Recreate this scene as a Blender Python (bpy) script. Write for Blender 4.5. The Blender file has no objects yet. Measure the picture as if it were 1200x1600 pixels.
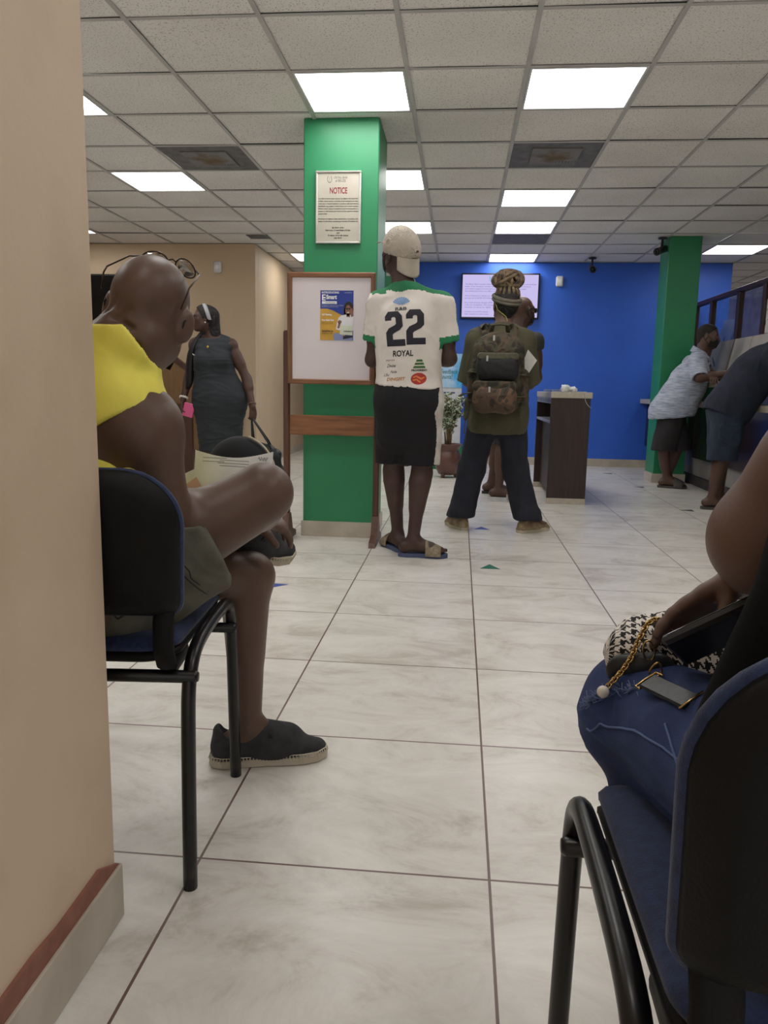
import bpy, bmesh, math, random
import numpy as np
from mathutils import Vector, Matrix, noise as mnoise
from mathutils.bvhtree import BVHTree
random.seed(7); rng = np.random.default_rng(7)
SC = bpy.context.scene
COL = SC.collection
PI = math.pi
def A(*v): return np.array(v, float)
def nrm(v): v = np.asarray(v, float); return v/np.linalg.norm(v)

# ------------------------------------------------------------------ materials
def lin(c):
    c = [x/255 for x in c]
    return tuple((x/12.92 if x <= .04045 else ((x+.055)/1.055)**2.4) for x in c)+(1,)
class NT:
    def __init__(s, m):
        m.use_nodes = True; s.t = m.node_tree; s.t.nodes.clear()
    def n(s, typ, **kw):
        o = s.t.nodes.new(typ)
        for k, v in kw.items():
            if k.startswith('i_'): o.inputs[k[2:].replace('_', ' ')].default_value = v
            else: setattr(o, k, v)
        return o
    def l(s, a, ao, b, bi): s.t.links.new(a.outputs[ao], b.inputs[bi])
MATS = {}
def mat(name, col, rough=.6, col2=None, scale=8, detail=4, bump=0, bscale=None, metal=0, spec=.5, contrast=(.35, .65), stretch=None, coat=0, sheen=0, trans=0, sss=0):
    """principled surface whose colour drifts between two tones by noise"""
    if name in MATS: return MATS[name]
    m = bpy.data.materials.new(name); g = NT(m)
    out = g.n('ShaderNodeOutputMaterial'); p = g.n('ShaderNodeBsdfPrincipled'); g.l(p, 0, out, 0)
    p.inputs['Roughness'].default_value = rough; p.inputs['Metallic'].default_value = metal
    p.inputs['Specular IOR Level'].default_value = spec
    if coat: p.inputs['Coat Weight'].default_value = coat
    if sheen: p.inputs['Sheen Weight'].default_value = sheen
    if trans: p.inputs['Transmission Weight'].default_value = trans
    tc = g.n('ShaderNodeTexCoord'); mp = g.n('ShaderNodeMapping'); g.l(tc, 'Object', mp, 0)
    if stretch: mp.inputs['Scale'].default_value = stretch
    c2 = col2 or tuple(max(0, x*.9) for x in col)
    nz = g.n('ShaderNodeTexNoise'); nz.inputs['Scale'].default_value = scale; nz.inputs['Detail'].default_value = detail
    g.l(mp, 0, nz, 'Vector')
    r = g.n('ShaderNodeValToRGB'); r.color_ramp.elements[0].position = contrast[0]; r.color_ramp.elements[1].position = contrast[1]
    r.color_ramp.elements[0].color = lin(c2); r.color_ramp.elements[1].color = lin(col)
    g.l(nz, 0, r, 0); g.l(r, 0, p, 'Base Color')
    if bump:
        n2 = g.n('ShaderNodeTexNoise'); n2.inputs['Scale'].default_value = bscale or scale*6; n2.inputs['Detail'].default_value = 5
        g.l(mp, 0, n2, 'Vector')
        b = g.n('ShaderNodeBump'); b.inputs['Strength'].default_value = bump; b.inputs['Distance'].default_value = .004
        g.l(n2, 0, b, 'Height'); g.l(b, 0, p, 'Normal')
    MATS[name] = m; return m
def emit(name, col, strength):
    if name in MATS: return MATS[name]
    m = bpy.data.materials.new(name); g = NT(m)
    out = g.n('ShaderNodeOutputMaterial'); e = g.n('ShaderNodeEmission'); g.l(e, 0, out, 0)
    e.inputs[0].default_value = lin(col); e.inputs[1].default_value = strength
    MATS[name] = m; return m
def camo(name, cols, scale=14):
    m = bpy.data.materials.new(name); g = NT(m)
    out = g.n('ShaderNodeOutputMaterial'); p = g.n('ShaderNodeBsdfPrincipled'); g.l(p, 0, out, 0)
    p.inputs['Roughness'].default_value = .85
    tc = g.n('ShaderNodeTexCoord'); nz = g.n('ShaderNodeTexNoise'); nz.inputs['Scale'].default_value = scale; nz.inputs['Detail'].default_value = 2.5
    nz.inputs['Distortion'].default_value = .8
    g.l(tc, 'Object', nz, 'Vector')
    r = g.n('ShaderNodeValToRGB'); r.color_ramp.interpolation = 'CONSTANT'
    while len(r.color_ramp.elements) < len(cols): r.color_ramp.elements.new(.5)
    for i, (pos, c) in enumerate(cols): r.color_ramp.elements[i].position = pos; r.color_ramp.elements[i].color = lin(c)
    g.l(nz, 0, r, 0); g.l(r, 0, p, 'Base Color'); MATS[name] = m; return m
def wood(name, c1, c2, rough=.45, axis=2):
    if name in MATS: return MATS[name]
    s = [18, 18, 18]; s[axis] = 1.6
    return mat(name, c1, rough, c2, scale=3.0, detail=8, stretch=tuple(s), contrast=(.3, .7))

# ------------------------------------------------------------------ objects
def wloc(o):
    v = A(0, 0, 0)
    while o is not None: v = v+np.array(o.location); o = o.parent
    return v
def tag(o, label, cat, group=None):
    o['label'] = label; o['category'] = cat
    if group: o['group'] = group
    return o
def thing(name, label, cat, loc=(0, 0, 0), group=None):
    o = bpy.data.objects.new(name, None); COL.objects.link(o); o.location = loc; o.empty_display_size = .05
    return tag(o, label, cat, group)
def mesh_obj(name, V, F, mats, parent=None, smooth=True, mi=None, origin=None, sm=None):
    V = np.asarray(V, float)
    me = bpy.data.meshes.new(name)
    if parent is not None: off = wloc(parent); loc = A(0, 0, 0)
    else:
        if origin is None: lo, hi = V.min(0), V.max(0); origin = A((lo[0]+hi[0])/2, (lo[1]+hi[1])/2, lo[2])
        off = np.asarray(origin, float); loc = off
    me.from_pydata((V-off).tolist(), [], F.tolist() if hasattr(F, 'tolist') else F)
    for m in (mats if isinstance(mats, (list, tuple)) else [mats]): me.materials.append(m)
    n = len(me.polygons)
    if mi is not None: me.polygons.foreach_set('material_index', np.asarray(mi, np.int32))
    me.polygons.foreach_set('use_smooth', np.asarray(sm, bool) if sm is not None else np.full(n, smooth))
    me.update()
    o = bpy.data.objects.new(name, me); COL.objects.link(o); o.location = loc
    if parent is not None: o.parent = parent
    return o
def frame_of(d, hint=(0, 0, 1)):
    d = nrm(d); h = np.asarray(hint, float)
    if abs(d@nrm(h)) > .98: h = A(1, 0, 0)
    x = nrm(np.cross(h, d)); y = np.cross(d, x)
    return x, y, d
class MB:
    """collects shapes into ONE mesh"""
    def __init__(s): s.V = []; s.F = []; s.M = []; s.S = []; s.n = 0; s.mi = 0
    def add(s, V, F, smooth=False):
        V = np.asarray(V, float)
        s.V.append(V); s.F += [tuple(i+s.n for i in f) for f in F]; s.M += [s.mi]*len(F); s.S += [smooth]*len(F); s.n += len(V); return s
    def box(s, lo, hi, bev=.003, rot=None, piv=None):
        lo = np.minimum(lo, hi)*1.0; hi2 = np.maximum(lo, hi)*1.0
        c = (lo+hi2)/2; h = (hi2-lo)/2; b = min(bev, h.min()*.6)
        V = []; idx = {}
        for sx in (-1, 1):
            for sy in (-1, 1):
                for sz in (-1, 1):
                    for a in range(3):
                        q = A(sx, sy, sz)*h; 
                        for k in range(3):
                            if k != a: q[k] -= np.sign(q[k])*b
                        idx[(sx, sy, sz, a)] = len(V); V.append(q)
        F = []
        for a in range(3):
            u, v = (a+1) % 3, (a+2) % 3
            for sg in (-1, 1):
                f = []
                for (su, sv) in ((-1, -1), (1, -1), (1, 1), (-1, 1)):
                    k = [0, 0, 0]; k[a] = sg; k[u] = su; k[v] = sv; f.append(idx[(*k, a)])
                F.append(f if sg > 0 else f[::-1])
        for a in range(3):
            u, v = (a+1) % 3, (a+2) % 3
            for su in (-1, 1):
                for sv in (-1, 1):
                    k0 = [0, 0, 0]; k0[a] = -1; k0[u] = su; k0[v] = sv; k1 = list(k0); k1[a] = 1
                    f = [idx[(*k0, u)], idx[(*k1, u)], idx[(*k1, v)], idx[(*k0, v)]]
                    F.append(f if su*sv < 0 else f[::-1])
        for sx in (-1, 1):
            for sy in (-1, 1):
                for sz in (-1, 1):
                    f = [idx[(sx, sy, sz, 0)], idx[(sx, sy, sz, 1)], idx[(sx, sy, sz, 2)]]
                    F.append(f if sx*sy*sz > 0 else f[::-1])
        V = np.array(V)+c
        if rot is not None:
            p = np.asarray(c if piv is None else piv); V = (V-p)@np.asarray(rot).T+p
        return s.add(V, F)
    def tube(s, pts, r, sides=12, flat=1, hint=(0, 0, 1), caps=True, closed=False, smooth=True):
        P = np.asarray(pts, float); n = len(P); r = np.broadcast_to(np.asarray(r, float), (n,))
        if closed: T = np.roll(P, -1, 0)-np.roll(P, 1, 0)
        else: T = np.gradient(P, axis=0)
        T /= np.linalg.norm(T, axis=1)[:, None]+1e-12
        x, y, _ = frame_of(T[0], hint)
        V = []
        for i in range(n):
            if flat != 1: x, y, _ = frame_of(T[i], hint)
            else:
                x = x-T[i]*(x@T[i]); x = nrm(x); y = np.cross(T[i], x)
            for k in range(sides):
                a = 2*PI*k/sides; V.append(P[i]+r[i]*(math.cos(a)*x+math.sin(a)*y*flat))
        F = []
        m = n if closed else n-1
        for i in range(m):
            j = (i+1) % n
            for k in range(sides):
                q = (k+1) % sides; F.append((i*sides+k, i*sides+q, j*sides+q, j*sides+k))
        if caps and not closed:
            F.append(tuple(range(sides))[::-1]); F.append(tuple((n-1)*sides+k for k in range(sides)))
        return s.add(V, F, smooth)
    def lathe(s, prof, c=(0, 0, 0), sides=32, axes=None, sx=1, smooth=True):
        """prof: (radius, height) pairs"""
        X, Y, Z = axes if axes is not None else (A(1, 0, 0), A(0, 1, 0), A(0, 0, 1))
        V = []; c = np.asarray(c, float)
        for r, h in prof:
            for k in range(sides):
                a = 2*PI*k/sides; V.append(c+X*(r*math.cos(a)*sx)+Y*(r*math.sin(a))+Z*h)
        F = []
        for i in range(len(prof)-1):
            for k in range(sides):
                q = (k+1) % sides; F.append((i*sides+k, i*sides+q, (i+1)*sides+q, (i+1)*sides+k))
        F.append(tuple(range(sides))[::-1]); F.append(tuple((len(prof)-1)*sides+k for k in range(sides)))
        return s.add(V, F, smooth)
    def prism(s, poly, o, ex, ey, ez):
        """polygon (u,v) in the plane o+u*ex+v*ey, pushed along the vector ez"""
        o, ex, ey, ez = map(lambda v: np.asarray(v, float), (o, ex, ey, ez)); n = len(poly)
        V = [o+u*ex+v*ey for u, v in poly]+[o+u*ex+v*ey+ez for u, v in poly]
        F = [tuple(range(n))[::-1], tuple(range(n, 2*n))]+[(i, (i+1) % n, n+(i+1) % n, n+i) for i in range(n)]
        if np.cross(ex, ey)@ez < 0: F = [f[::-1] for f in F]
        return s.add(V, F)
    def sphere(s, c, r, rot=None, nu=16, nv=10):
        r = np.broadcast_to(np.asarray(r, float), (3,)); V = []; F = []
        for i in range(nv+1):
            for k in range(nu):
                t = PI*i/nv; a = 2*PI*k/nu
                V.append(A(math.sin(t)*math.cos(a), math.sin(t)*math.sin(a), -math.cos(t))*r)
        for i in range(nv):
            for k in range(nu):
                q = (k+1) % nu; F.append((i*nu+k, i*nu+q, (i+1)*nu+q, (i+1)*nu+k))
        V = np.array(V)
        if rot is not None: V = V@np.asarray(rot).T
        return s.add(V+np.asarray(c, float), F, True)
    def build(s, name, mats, parent=None, origin=None):
        return mesh_obj(name, np.concatenate(s.V), s.F, mats, parent, mi=s.M, sm=s.S, origin=origin)
def struct(name, mb, mats, origin=None):
    o = mb.build(name, mats, None, origin); o['kind'] = 'structure'; return o
def rotz(a): c, s = math.cos(a), math.sin(a); return A([c, -s, 0], [s, c, 0], [0, 0, 1])
def rotx(a): c, s = math.cos(a), math.sin(a); return A([1, 0, 0], [0, c, -s], [0, s, c])
def roty(a): c, s = math.cos(a), math.sin(a); return A([c, 0, s], [0, 1, 0], [-s, 0, c])
def text_geo(txt, size, align='LEFT', bold=0, shear=0, sx=1.0, spacing=1.0):
    cu = bpy.data.curves.new('t', 'FONT'); cu.body = txt; cu.size = size; cu.align_x = align; cu.offset = bold; cu.shear = shear
    cu.space_character = spacing; cu.resolution_u = 4
    ob = bpy.data.objects.new('t', cu); COL.objects.link(ob)
    dg = bpy.context.evaluated_depsgraph_get(); me = bpy.data.meshes.new_from_object(ob.evaluated_get(dg))
    V = np.array([v.co[:] for v in me.vertices]).reshape(-1, 3); F = [tuple(p.vertices) for p in me.polygons]
    bpy.data.objects.remove(ob); bpy.data.curves.remove(cu); bpy.data.meshes.remove(me)
    if len(V): V[:, 0] *= sx
    return V[:, :2] if len(V) else np.zeros((0, 2)), F
def fit_text(mb, txt, o, ex, ey, width=None, **kw):
    """flat lettering on a plane; if a width is given the line is squeezed to it"""
    V, F = text_geo(txt, **kw)
    if len(V) == 0: return
    if width:
        w = V[:, 0].max()-V[:, 0].min(); V[:, 0] *= width/w
    o, ex, ey = (np.asarray(v, float) for v in (o, ex, ey))
    mb.add(o+V[:, :1]*ex+V[:, 1:2]*ey, F)
# ------------------------------------------------------------------ camera and render look
H_CAM = .977
cy, sy = math.cos(-.0936), math.sin(-.0936); cp, sp = math.cos(.1598), math.sin(.1598)
fw = A(sy*cp, cy*cp, -sp); rt = A(cy, -sy, 0); up = np.cross(rt, fw); cr, sr = math.cos(.0187), math.sin(.0187)
rt, up = rt*cr+up*sr, -rt*sr+up*cr
cam = bpy.data.cameras.new('camera'); camo_ = bpy.data.objects.new('camera', cam); COL.objects.link(camo_)
cam.sensor_fit = 'VERTICAL'; cam.sensor_height = 36; cam.sensor_width = 27; cam.lens = 1212/1600*36; cam.clip_start = .02
camo_.matrix_world = Matrix(((rt[0], up[0], -fw[0], 0), (rt[1], up[1], -fw[1], 0), (rt[2], up[2], -fw[2], H_CAM), (0, 0, 0, 1)))
SC.camera = camo_
SC.view_settings.view_transform = 'Standard'; SC.view_settings.look = 'None'; SC.view_settings.gamma = 1; SC.view_settings.use_curve_mapping = False
SC.view_settings.exposure = .6
w = bpy.data.worlds.new('world'); SC.world = w; g = NT(w)
wo = g.n('ShaderNodeOutputWorld'); bg = g.n('ShaderNodeBackground'); g.l(bg, 0, wo, 0)
bg.inputs[0].default_value = lin((228, 226, 222)); bg.inputs[1].default_value = .6

# ------------------------------------------------------------------ the room
CH = 2.573; TW = .61; CX0, CY0 = -.3238, 3.6345; FT = .598; FX0, FY0 = -.5063, 1.4404
def floor_material():
    m = bpy.data.materials.new('floor_tile'); g = NT(m)
    out = g.n('ShaderNodeOutputMaterial'); p = g.n('ShaderNodeBsdfPrincipled'); g.l(p, 0, out, 0)
    tc = g.n('ShaderNodeTexCoord'); mp = g.n('ShaderNodeMapping'); g.l(tc, 'Object', mp, 0)
    mp.inputs['Location'].default_value = (-FX0+20*FT, -FY0+20*FT, 0)
    br = g.n('ShaderNodeTexBrick'); br.offset = 0; br.squash = 1
    for k, v in (('Scale', 1), ('Mortar Size', .0028), ('Mortar Smooth', 0), ('Bias', 0), ('Brick Width', FT), ('Row Height', FT)): br.inputs[k].default_value = v
    br.inputs['Color1'].default_value = (0, 0, 0, 1); br.inputs['Color2'].default_value = (1, 1, 1, 1)
    g.l(mp, 0, br, 'Vector')
    # shift the marbling per tile so that no two tiles carry on into each other
    add = g.n('ShaderNodeVectorMath', operation='MULTIPLY_ADD'); g.l(br, 'Color', add, 0); add.inputs[1].default_value = (17, 9, 5); g.l(mp, 0, add, 2)
    st = g.n('ShaderNodeMapping'); st.inputs['Rotation'].default_value = (0, 0, .45); st.inputs['Scale'].default_value = (1.6, 2.6, 1); g.l(add, 0, st, 0)
    n1 = g.n('ShaderNodeTexNoise'); n1.inputs['Scale'].default_value = 2.0; n1.inputs['Detail'].default_value = 11; n1.inputs['Roughness'].default_value = .74; n1.inputs['Distortion'].default_value = .7
    g.l(st, 0, n1, 'Vector')
    r = g.n('ShaderNodeValToRGB'); el = r.color_ramp.elements
    el[0].position = .34; el[0].color = lin((190, 182, 171)); el[1].position = .62; el[1].color = lin((228, 224, 217))
    e = el.new(.48); e.color = lin((216, 211, 203)); g.l(n1, 0, r, 0)
    mx = g.n('ShaderNodeMixRGB'); g.l(br, 'Fac', mx, 0); g.l(r, 0, mx, 1); mx.inputs[2].default_value = lin((112, 88, 82))
    g.l(mx, 0, p, 'Base Color')
    rr = g.n('ShaderNodeMapRange'); g.l(n1, 0, rr, 0); rr.inputs[3].default_value = .36; rr.inputs[4].default_value = .24; g.l(rr, 0, p, 'Roughness')
    p.inputs['Specular IOR Level'].default_value = .42
    b = g.n('ShaderNodeBump'); b.inputs['Strength'].default_value = .5; b.inputs['Distance'].default_value = .002; b.invert = True
    g.l(br, 'Fac', b, 'Height'); g.l(b, 0, p, 'Normal')
    return m
def ceiling_material():
    m = bpy.data.materials.new('acoustic_tile'); g = NT(m)
    out = g.n('ShaderNodeOutputMaterial'); p = g.n('ShaderNodeBsdfPrincipled'); g.l(p, 0, out, 0); p.inputs['Roughness'].default_value = .95
    tc = g.n('ShaderNodeTexCoord'); n1 = g.n('ShaderNodeTexNoise'); n1.inputs['Scale'].default_value = 120; n1.inputs['Detail'].default_value = 3
    g.l(tc, 'Object', n1, 'Vector')
    r = g.n('ShaderNodeValToRGB'); el = r.color_ramp.elements; el[0].position = .33; el[0].color = lin((172, 166, 160)); el[1].position = .42; el[1].color = lin((246, 243, 240))
    g.l(n1, 0, r, 0)
    n2 = g.n('ShaderNodeTexNoise'); n2.inputs['Scale'].default_value = 1.1; g.l(tc, 'Object', n2, 'Vector')
    r2 = g.n('ShaderNodeValToRGB'); e2 = r2.color_ramp.elements; e2[0].position = .3; e2[0].color = (.86, .85, .84, 1); e2[1].position = .7; e2[1].color = (1, 1, 1, 1); g.l(n2, 0, r2, 0)
    mx = g.n('ShaderNodeMixRGB', blend_type='MULTIPLY'); mx.inputs[0].default_value = 1; g.l(r, 0, mx, 1); g.l(r2, 0, mx, 2); g.l(mx, 0, p, 'Base Color')
    return m
M_floor = floor_material(); M_tile = ceiling_material()
M_bar = mat('ceiling_grid_metal', (196, 194, 192), .6, (182, 180, 178), scale=3)
M_blue = mat('blue_wall_paint', (50, 102, 210), .5, (46, 96, 202), scale=2, bump=.08, bscale=160)
M_green = mat('green_column_paint', (41, 134, 88), .42, (37, 127, 82), scale=2, bump=.06, bscale=150)
M_beige = mat('beige_wall_paint', (208, 184, 154), .6, (202, 178, 148), scale=2, bump=.06, bscale=150)
M_scuff = mat('scuffed_beige_paint', (218, 196, 170), .55, (204, 181, 154), scale=3.2, detail=8, bump=.12, bscale=60, contrast=(.28, .52))
M_skirt = mat('skirting_tile', (196, 186, 172), .35, (176, 165, 150), scale=7, detail=8)
M_red = mat('brick_red_grout', (150, 100, 84), .7, (134, 86, 72), scale=30)
M_backwall = mat('pale_far_wall_paint', (224, 204, 184), .7)
M_dirt = mat('grout', (120, 105, 95), .8)

fl = MB(); fl.add([(-7, -2.5, 0), (8, -2.5, 0), (8, 15, 0), (-7, 15, 0)], [(0, 1, 2, 3)]); struct('floor', fl, M_floor, origin=(0, 0, 0))
LIGHTS = {(-1, 1), (1, 1), (-4, 2), (-4, 4), (-1, 4), (1, 5), (-1, 7), (1, 7), (1, 10), (5, 9), (-3, 10), (-4, -2), (-1, -2), (2, -2), (5, 4), (-7, 7), (-1, -5), (2, -5)}
LIGHTS -= {(-4, 2)}; LIGHTS |= {(-4, 1)}
VENTS = {(-3, 3), (1, 3), (1, 8), (-2, 7)}
cl = MB(); ib, jb = (-11, 13), (-10, 18)
for i in range(*ib):
    for j in range(*jb):
        x0, y0 = CX0+i*TW, CY0+j*TW
        if (i, j) in LIGHTS or (i, j) in VENTS: continue
        z = [CH+.006+.004*rng.random()+(.003 if rng.random() < .2 else 0) for _ in range(4)]; e = .008
        cl.add([(x0+e, y0+e, z[0]), (x0+TW-e, y0+e, z[1]), (x0+TW-e, y0+TW-e, z[2]), (x0+e, y0+TW-e, z[3])], [(0, 3, 2, 1)])
cl.mi = 1
X0, X1, Y0, Y1 = CX0+ib[0]*TW, CX0+ib[1]*TW, CY0+jb[0]*TW, CY0+jb[1]*TW
for i in range(ib[0], ib[1]+1): x = CX0+i*TW; cl.box(A(x-.012, Y0, CH), A(x+.012, Y1, CH+.004), .001)
for j in range(jb[0], jb[1]+1): y = CY0+j*TW; cl.box(A(X0, y-.011, CH+.0005), A(X1, y+.011, CH+.0045), .001)
cl.mi = 2; cl.box(A(X0, Y0, CH+.12), A(X1, Y1, CH+.14))
cl.mi = 3; cl.prism([(1.50, 4.245), (2.2, 4.245), (2.2, 3.45), (1.46, 3.45)], (0, 0, CH-.006), (1, 0, 0), (0, 1, 0), (0, 0, .006))
struct('ceiling', cl, [M_tile, M_bar, mat('dark_plenum', (40, 38, 36), .9), M_beige], origin=(0, 0, CH))

def wall(name, lo, hi, m): return struct(name, MB().box(A(*lo), A(*hi), .004), m)
wall('wall_near_left', (-.85, -1.2, 0), (-.6, 1.25, CH), M_scuff)
wall('wall_back', (-1.1, 10.36, 0), (3.32, 10.5, CH), M_blue)
wall('wall_left', (-5.5, 9.1, 0), (-2.4, 9.24, CH), M_beige)
wall('wall_recess', (-2.56, 9.24, 0), (-2.4, 12.6, CH), M_beige)
wall('wall_recess_end', (-2.56, 12.6, 0), (-1.0, 12.74, CH), M_beige)
wall('wall_far_left', (-7.0, -2.4, 0), (-6.85, 9.1, CH), M_beige)
wall('wall_far_right', (7.2, -2.4, 0), (7.35, 14.6, CH), M_backwall)
wall('wall_teller', (3.32, 14.3, 0), (7.2, 14.45, CH), M_backwall)
def skirt(name, lo, hi, splits, axis):
    """tiled skirting: short tiles with a hair of grout between"""
    mb = MB(); lo, hi = A(*lo), A(*hi); s = np.linspace(lo[axis], hi[axis], splits+1)
    for a, b in zip(s[:-1], s[1:]):
        l2, h2 = lo.copy(), hi.copy(); l2[axis] = a+.0012; h2[axis] = b-.0012; mb.box(l2, h2, .002)
    return struct(name, mb, M_skirt)
skirt('baseboard_back', (-1.1, 10.346, 0), (3.3, 10.36, .1), 10, 0)
skirt('baseboard_left', (-5.5, 9.088, 0), (-2.4, 9.1, .1), 6, 0)
skirt('baseboard_recess', (-2.4, 9.1, 0), (-2.388, 12.6, .1), 8, 1)
skirt('baseboard_near_left', (-.6, -1.2, 0), (-.588, 1.256, .105), 5, 1)
t1 = MB()
# rough red band left where an older, taller skirting came off
pts = [(-1.2+k*.07, .139+.003*math.sin(k*2.1)+.002*math.sin(k*5.3)) for k in range(36)]
t1.prism([(-1.2, .104)]+[(1.254, .104)]+[p for p in pts[::-1] if p[0] < 1.25], (-.602, 0, 0), (0, 1, 0), (0, 0, 1), (.009, 0, 0))
struct('trim_1', t1, M_red)

def column(name, lo, hi, label_, skirt_h=.1):
    lo, hi = A(*lo), A(*hi)
    mb = MB().box(A(lo[0], lo[1], 0), A(hi[0], hi[1], CH+.01), .006)
    mb.mi = 1; s = .012
    mb.box(A(lo[0]-s, lo[1]-s, 0), A(hi[0]+s, lo[1]+.001, skirt_h), .002); mb.box(A(hi[0]-.001, lo[1]-s+.001, 0), A(hi[0]+s, hi[1]+s, skirt_h), .002)
    mb.box(A(lo[0]-s, lo[1]-s+.001, 0), A(lo[0]+.001, hi[1]+s, skirt_h), .002)
    return struct(name, mb, [M_green, M_skirt])
column('trim_2', (-1.0, 4.96, 0), (-.535, 5.44, 0), '')
column('trim_3', (2.12, 8.66, 0), (2.45, 9.02, 0), '')
column('trim_5', (2.46, 6.05, 0), (2.8, 6.42, 0), '')
column('trim_4', (-1.12, 9.95, 0), (-.66, 10.34, 0), '')

# ------------------------------------------------------------------ ceiling fittings
M_lamp = emit('lit_diffuser', (255, 253, 250), 7.0)
M_white = mat('white_painted_metal', (225, 225, 225), .4)
LN = {(-7, 7): 'lit ceiling panel showing only a corner beside the near beige wall, above the dark screen', (-1, 1): 'large lit ceiling panel just before the near green column', (1, 1): 'large lit ceiling panel nearest on the right, before the square vent',
      (-4, 1): 'lit ceiling panel cut by the near beige wall at the left', (-4, 4): 'lit ceiling panel above the bald man at the left', (-1, 4): 'lit ceiling panel right beside the green column, the upper of two',
      (1, 5): 'lit ceiling panel in the middle row, third before the blue wall', (-1, 7): 'lit ceiling panel behind the backwards cap of the shirt 22 man', (1, 7): 'lit ceiling panel just before the stained plate near the blue wall',
      (1, 10): 'farthest lit ceiling panel, right above the wall screen', (5, 9): 'lit ceiling panel at the right beside the far green column', (-3, 10): 'small lit ceiling panel in the recess left of the green column'}
for n_, (i, j) in enumerate(sorted(LIGHTS)):
    x, y = CX0+(i+.5)*TW, CY0+(j+.5)*TW; h = TW/2-.013
    t = thing('ceiling_light', LN.get((i, j), 'lit square ceiling panel out of the photo, row %s from the front' % ['', 'one', 'two', 'three', 'four', 'five', 'six', 'seven', 'eight'][n_ % 8+1]), 'ceiling light', (x, y, CH), 'square ceiling light panels')
    f = MB(); b = .012
    f.box(A(x-h, y-h, CH-.002), A(x+h, y-h+b, CH+.03), .001); f.box(A(x-h, y+h-b, CH-.002), A(x+h, y+h, CH+.03), .001)
    f.box(A(x-h, y-h+b, CH-.002), A(x-h+b, y+h-b, CH+.03), .001); f.box(A(x+h-b, y-h+b, CH-.002), A(x+h, y+h-b, CH+.03), .001)
    f.build('frame', M_white, t)
    MB().box(A(x-h+b, y-h+b, CH+.008), A(x+h-b, y+h-b, CH+.014), .001).build('diffuser', M_lamp, t)
def dusty(name, base, stain):
    m = bpy.data.materials.new(name); g = NT(m)
    out = g.n('ShaderNodeOutputMaterial'); p = g.n('ShaderNodeBsdfPrincipled'); g.l(p, 0, out, 0); p.inputs['Roughness'].default_value = .8
    tc = g.n('ShaderNodeTexCoord'); n1 = g.n('ShaderNodeTexNoise'); n1.inputs['Scale'].default_value = 9; n1.inputs['Detail'].default_value = 8; g.l(tc, 'Object', n1, 'Vector')
    ln = g.n('ShaderNodeVectorMath', operation='LENGTH'); g.l(tc, 'Object', ln, 0)
    ad = g.n('ShaderNodeMath', operation='MULTIPLY_ADD'); g.l(n1, 0, ad, 0); ad.inputs[1].default_value = .3; g.l(ln, 'Value', ad, 2)
    r = g.n('ShaderNodeValToRGB'); e = r.color_ramp.elements; e[0].position = .2; e[0].color = lin(stain); e[1].position = .3; e[1].color = lin(base); g.l(ad, 0, r, 0)
    mx = g.n('ShaderNodeMixRGB', blend_type='MULTIPLY'); mx.inputs[0].default_value = .5; g.l(r, 0, mx, 1); g.l(n1, 0, mx, 2); g.l(mx, 0, p, 'Base Color'); return m
M_vent = dusty('dusty_vent_metal', (150, 148, 150), (130, 108, 80)); M_vent2 = mat('dark_vent_frame', (118, 117, 119), .7, (100, 99, 102), scale=12, detail=6)
VL = {(-3, 3): 'dusty grey ceiling vent with brown stain, left of the green column', (1, 3): 'dusty grey ceiling vent with brown stain, right of the green column', (1, 8): 'stained grey ceiling plate just before the farthest light panel', (-2, 7): 'dusty grey ceiling plate hidden partly by the near green column'}
for (i, j) in sorted(VENTS):
    x, y = CX0+(i+.5)*TW, CY0+(j+.5)*TW; h = TW/2-.013
    t = thing('ceiling_vent', VL[(i, j)], 'vent', (x, y, CH), 'grey ceiling vents')
    MB().box(A(x-h, y-h, CH+.004), A(x+h, y+h, CH+.012), .002).build('frame', M_vent2, t)
    if j != 8:
        MB().box(A(x-.16, y-.18, CH-.006), A(x+.17, y+.18, CH+.004), .003).build('face_plate', M_vent, t)
        s = MB()
        for k in range(9): s.box(A(x-.02+k*.022, y+.1, CH-.0075), A(x-.008+k*.022, y+.15, CH-.006), .0005)
        s.build('slots', M_vent2, t)
# small grille in the far left ceiling
g_ = MB()
for k in range(4): g_.box(A(-2.36, 8.62+k*.04, CH-.004), A(-2.14, 8.64+k*.04, CH+.004), .001)
g_.box(A(-2.37, 8.6, CH-.002), A(-2.13, 8.615, CH+.004), .001); g_.box(A(-2.37, 8.78, CH-.002), A(-2.13, 8.795, CH+.004), .001)
tag(g_.build('air_grille', M_vent2), 'small grey slotted grille in the ceiling above the far beige wall', 'vent')

def security_camera(loc, yaw, label):
    x, y, z = loc; t = thing('security_camera', label, 'camera', loc)
    dk = mat('dark_camera_housing', (52, 50, 54), .4)
    MB().lathe([(.045, 0), (.045, -.012), (.03, -.016)], loc, 20).build('mount', dk, t)
    d = A(math.cos(yaw), math.sin(yaw), -.35); d = nrm(d)
    MB().tube([A(x, y, z-.014), A(x, y, z-.07), A(x, y, z-.1)+d*.02], .012, 10).build('bracket', dk, t)
    c = A(x, y, z-.12); ax = frame_of(d)
    b = MB().lathe([(.03, -.07), (.036, -.06), (.036, .07), (.04, .072), (.04, .1), (.033, .1), (.03, .085)], c, 20, axes=(ax[0], ax[1], ax[2])); b.build('housing', dk, t)
    MB().lathe([(.028, .084), (.02, .09), (.001, .092)], c, 16, axes=ax).build('lens', mat('black_glass', (8, 8, 10), .08), t)
    return t
security_camera((2.06, 8.72, CH), PI*1.25, 'dark ceiling camera beside the far green column')
security_camera((1.55, 10.0, CH), PI*1.5, 'dark ceiling camera hanging above the blue wall')
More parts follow.
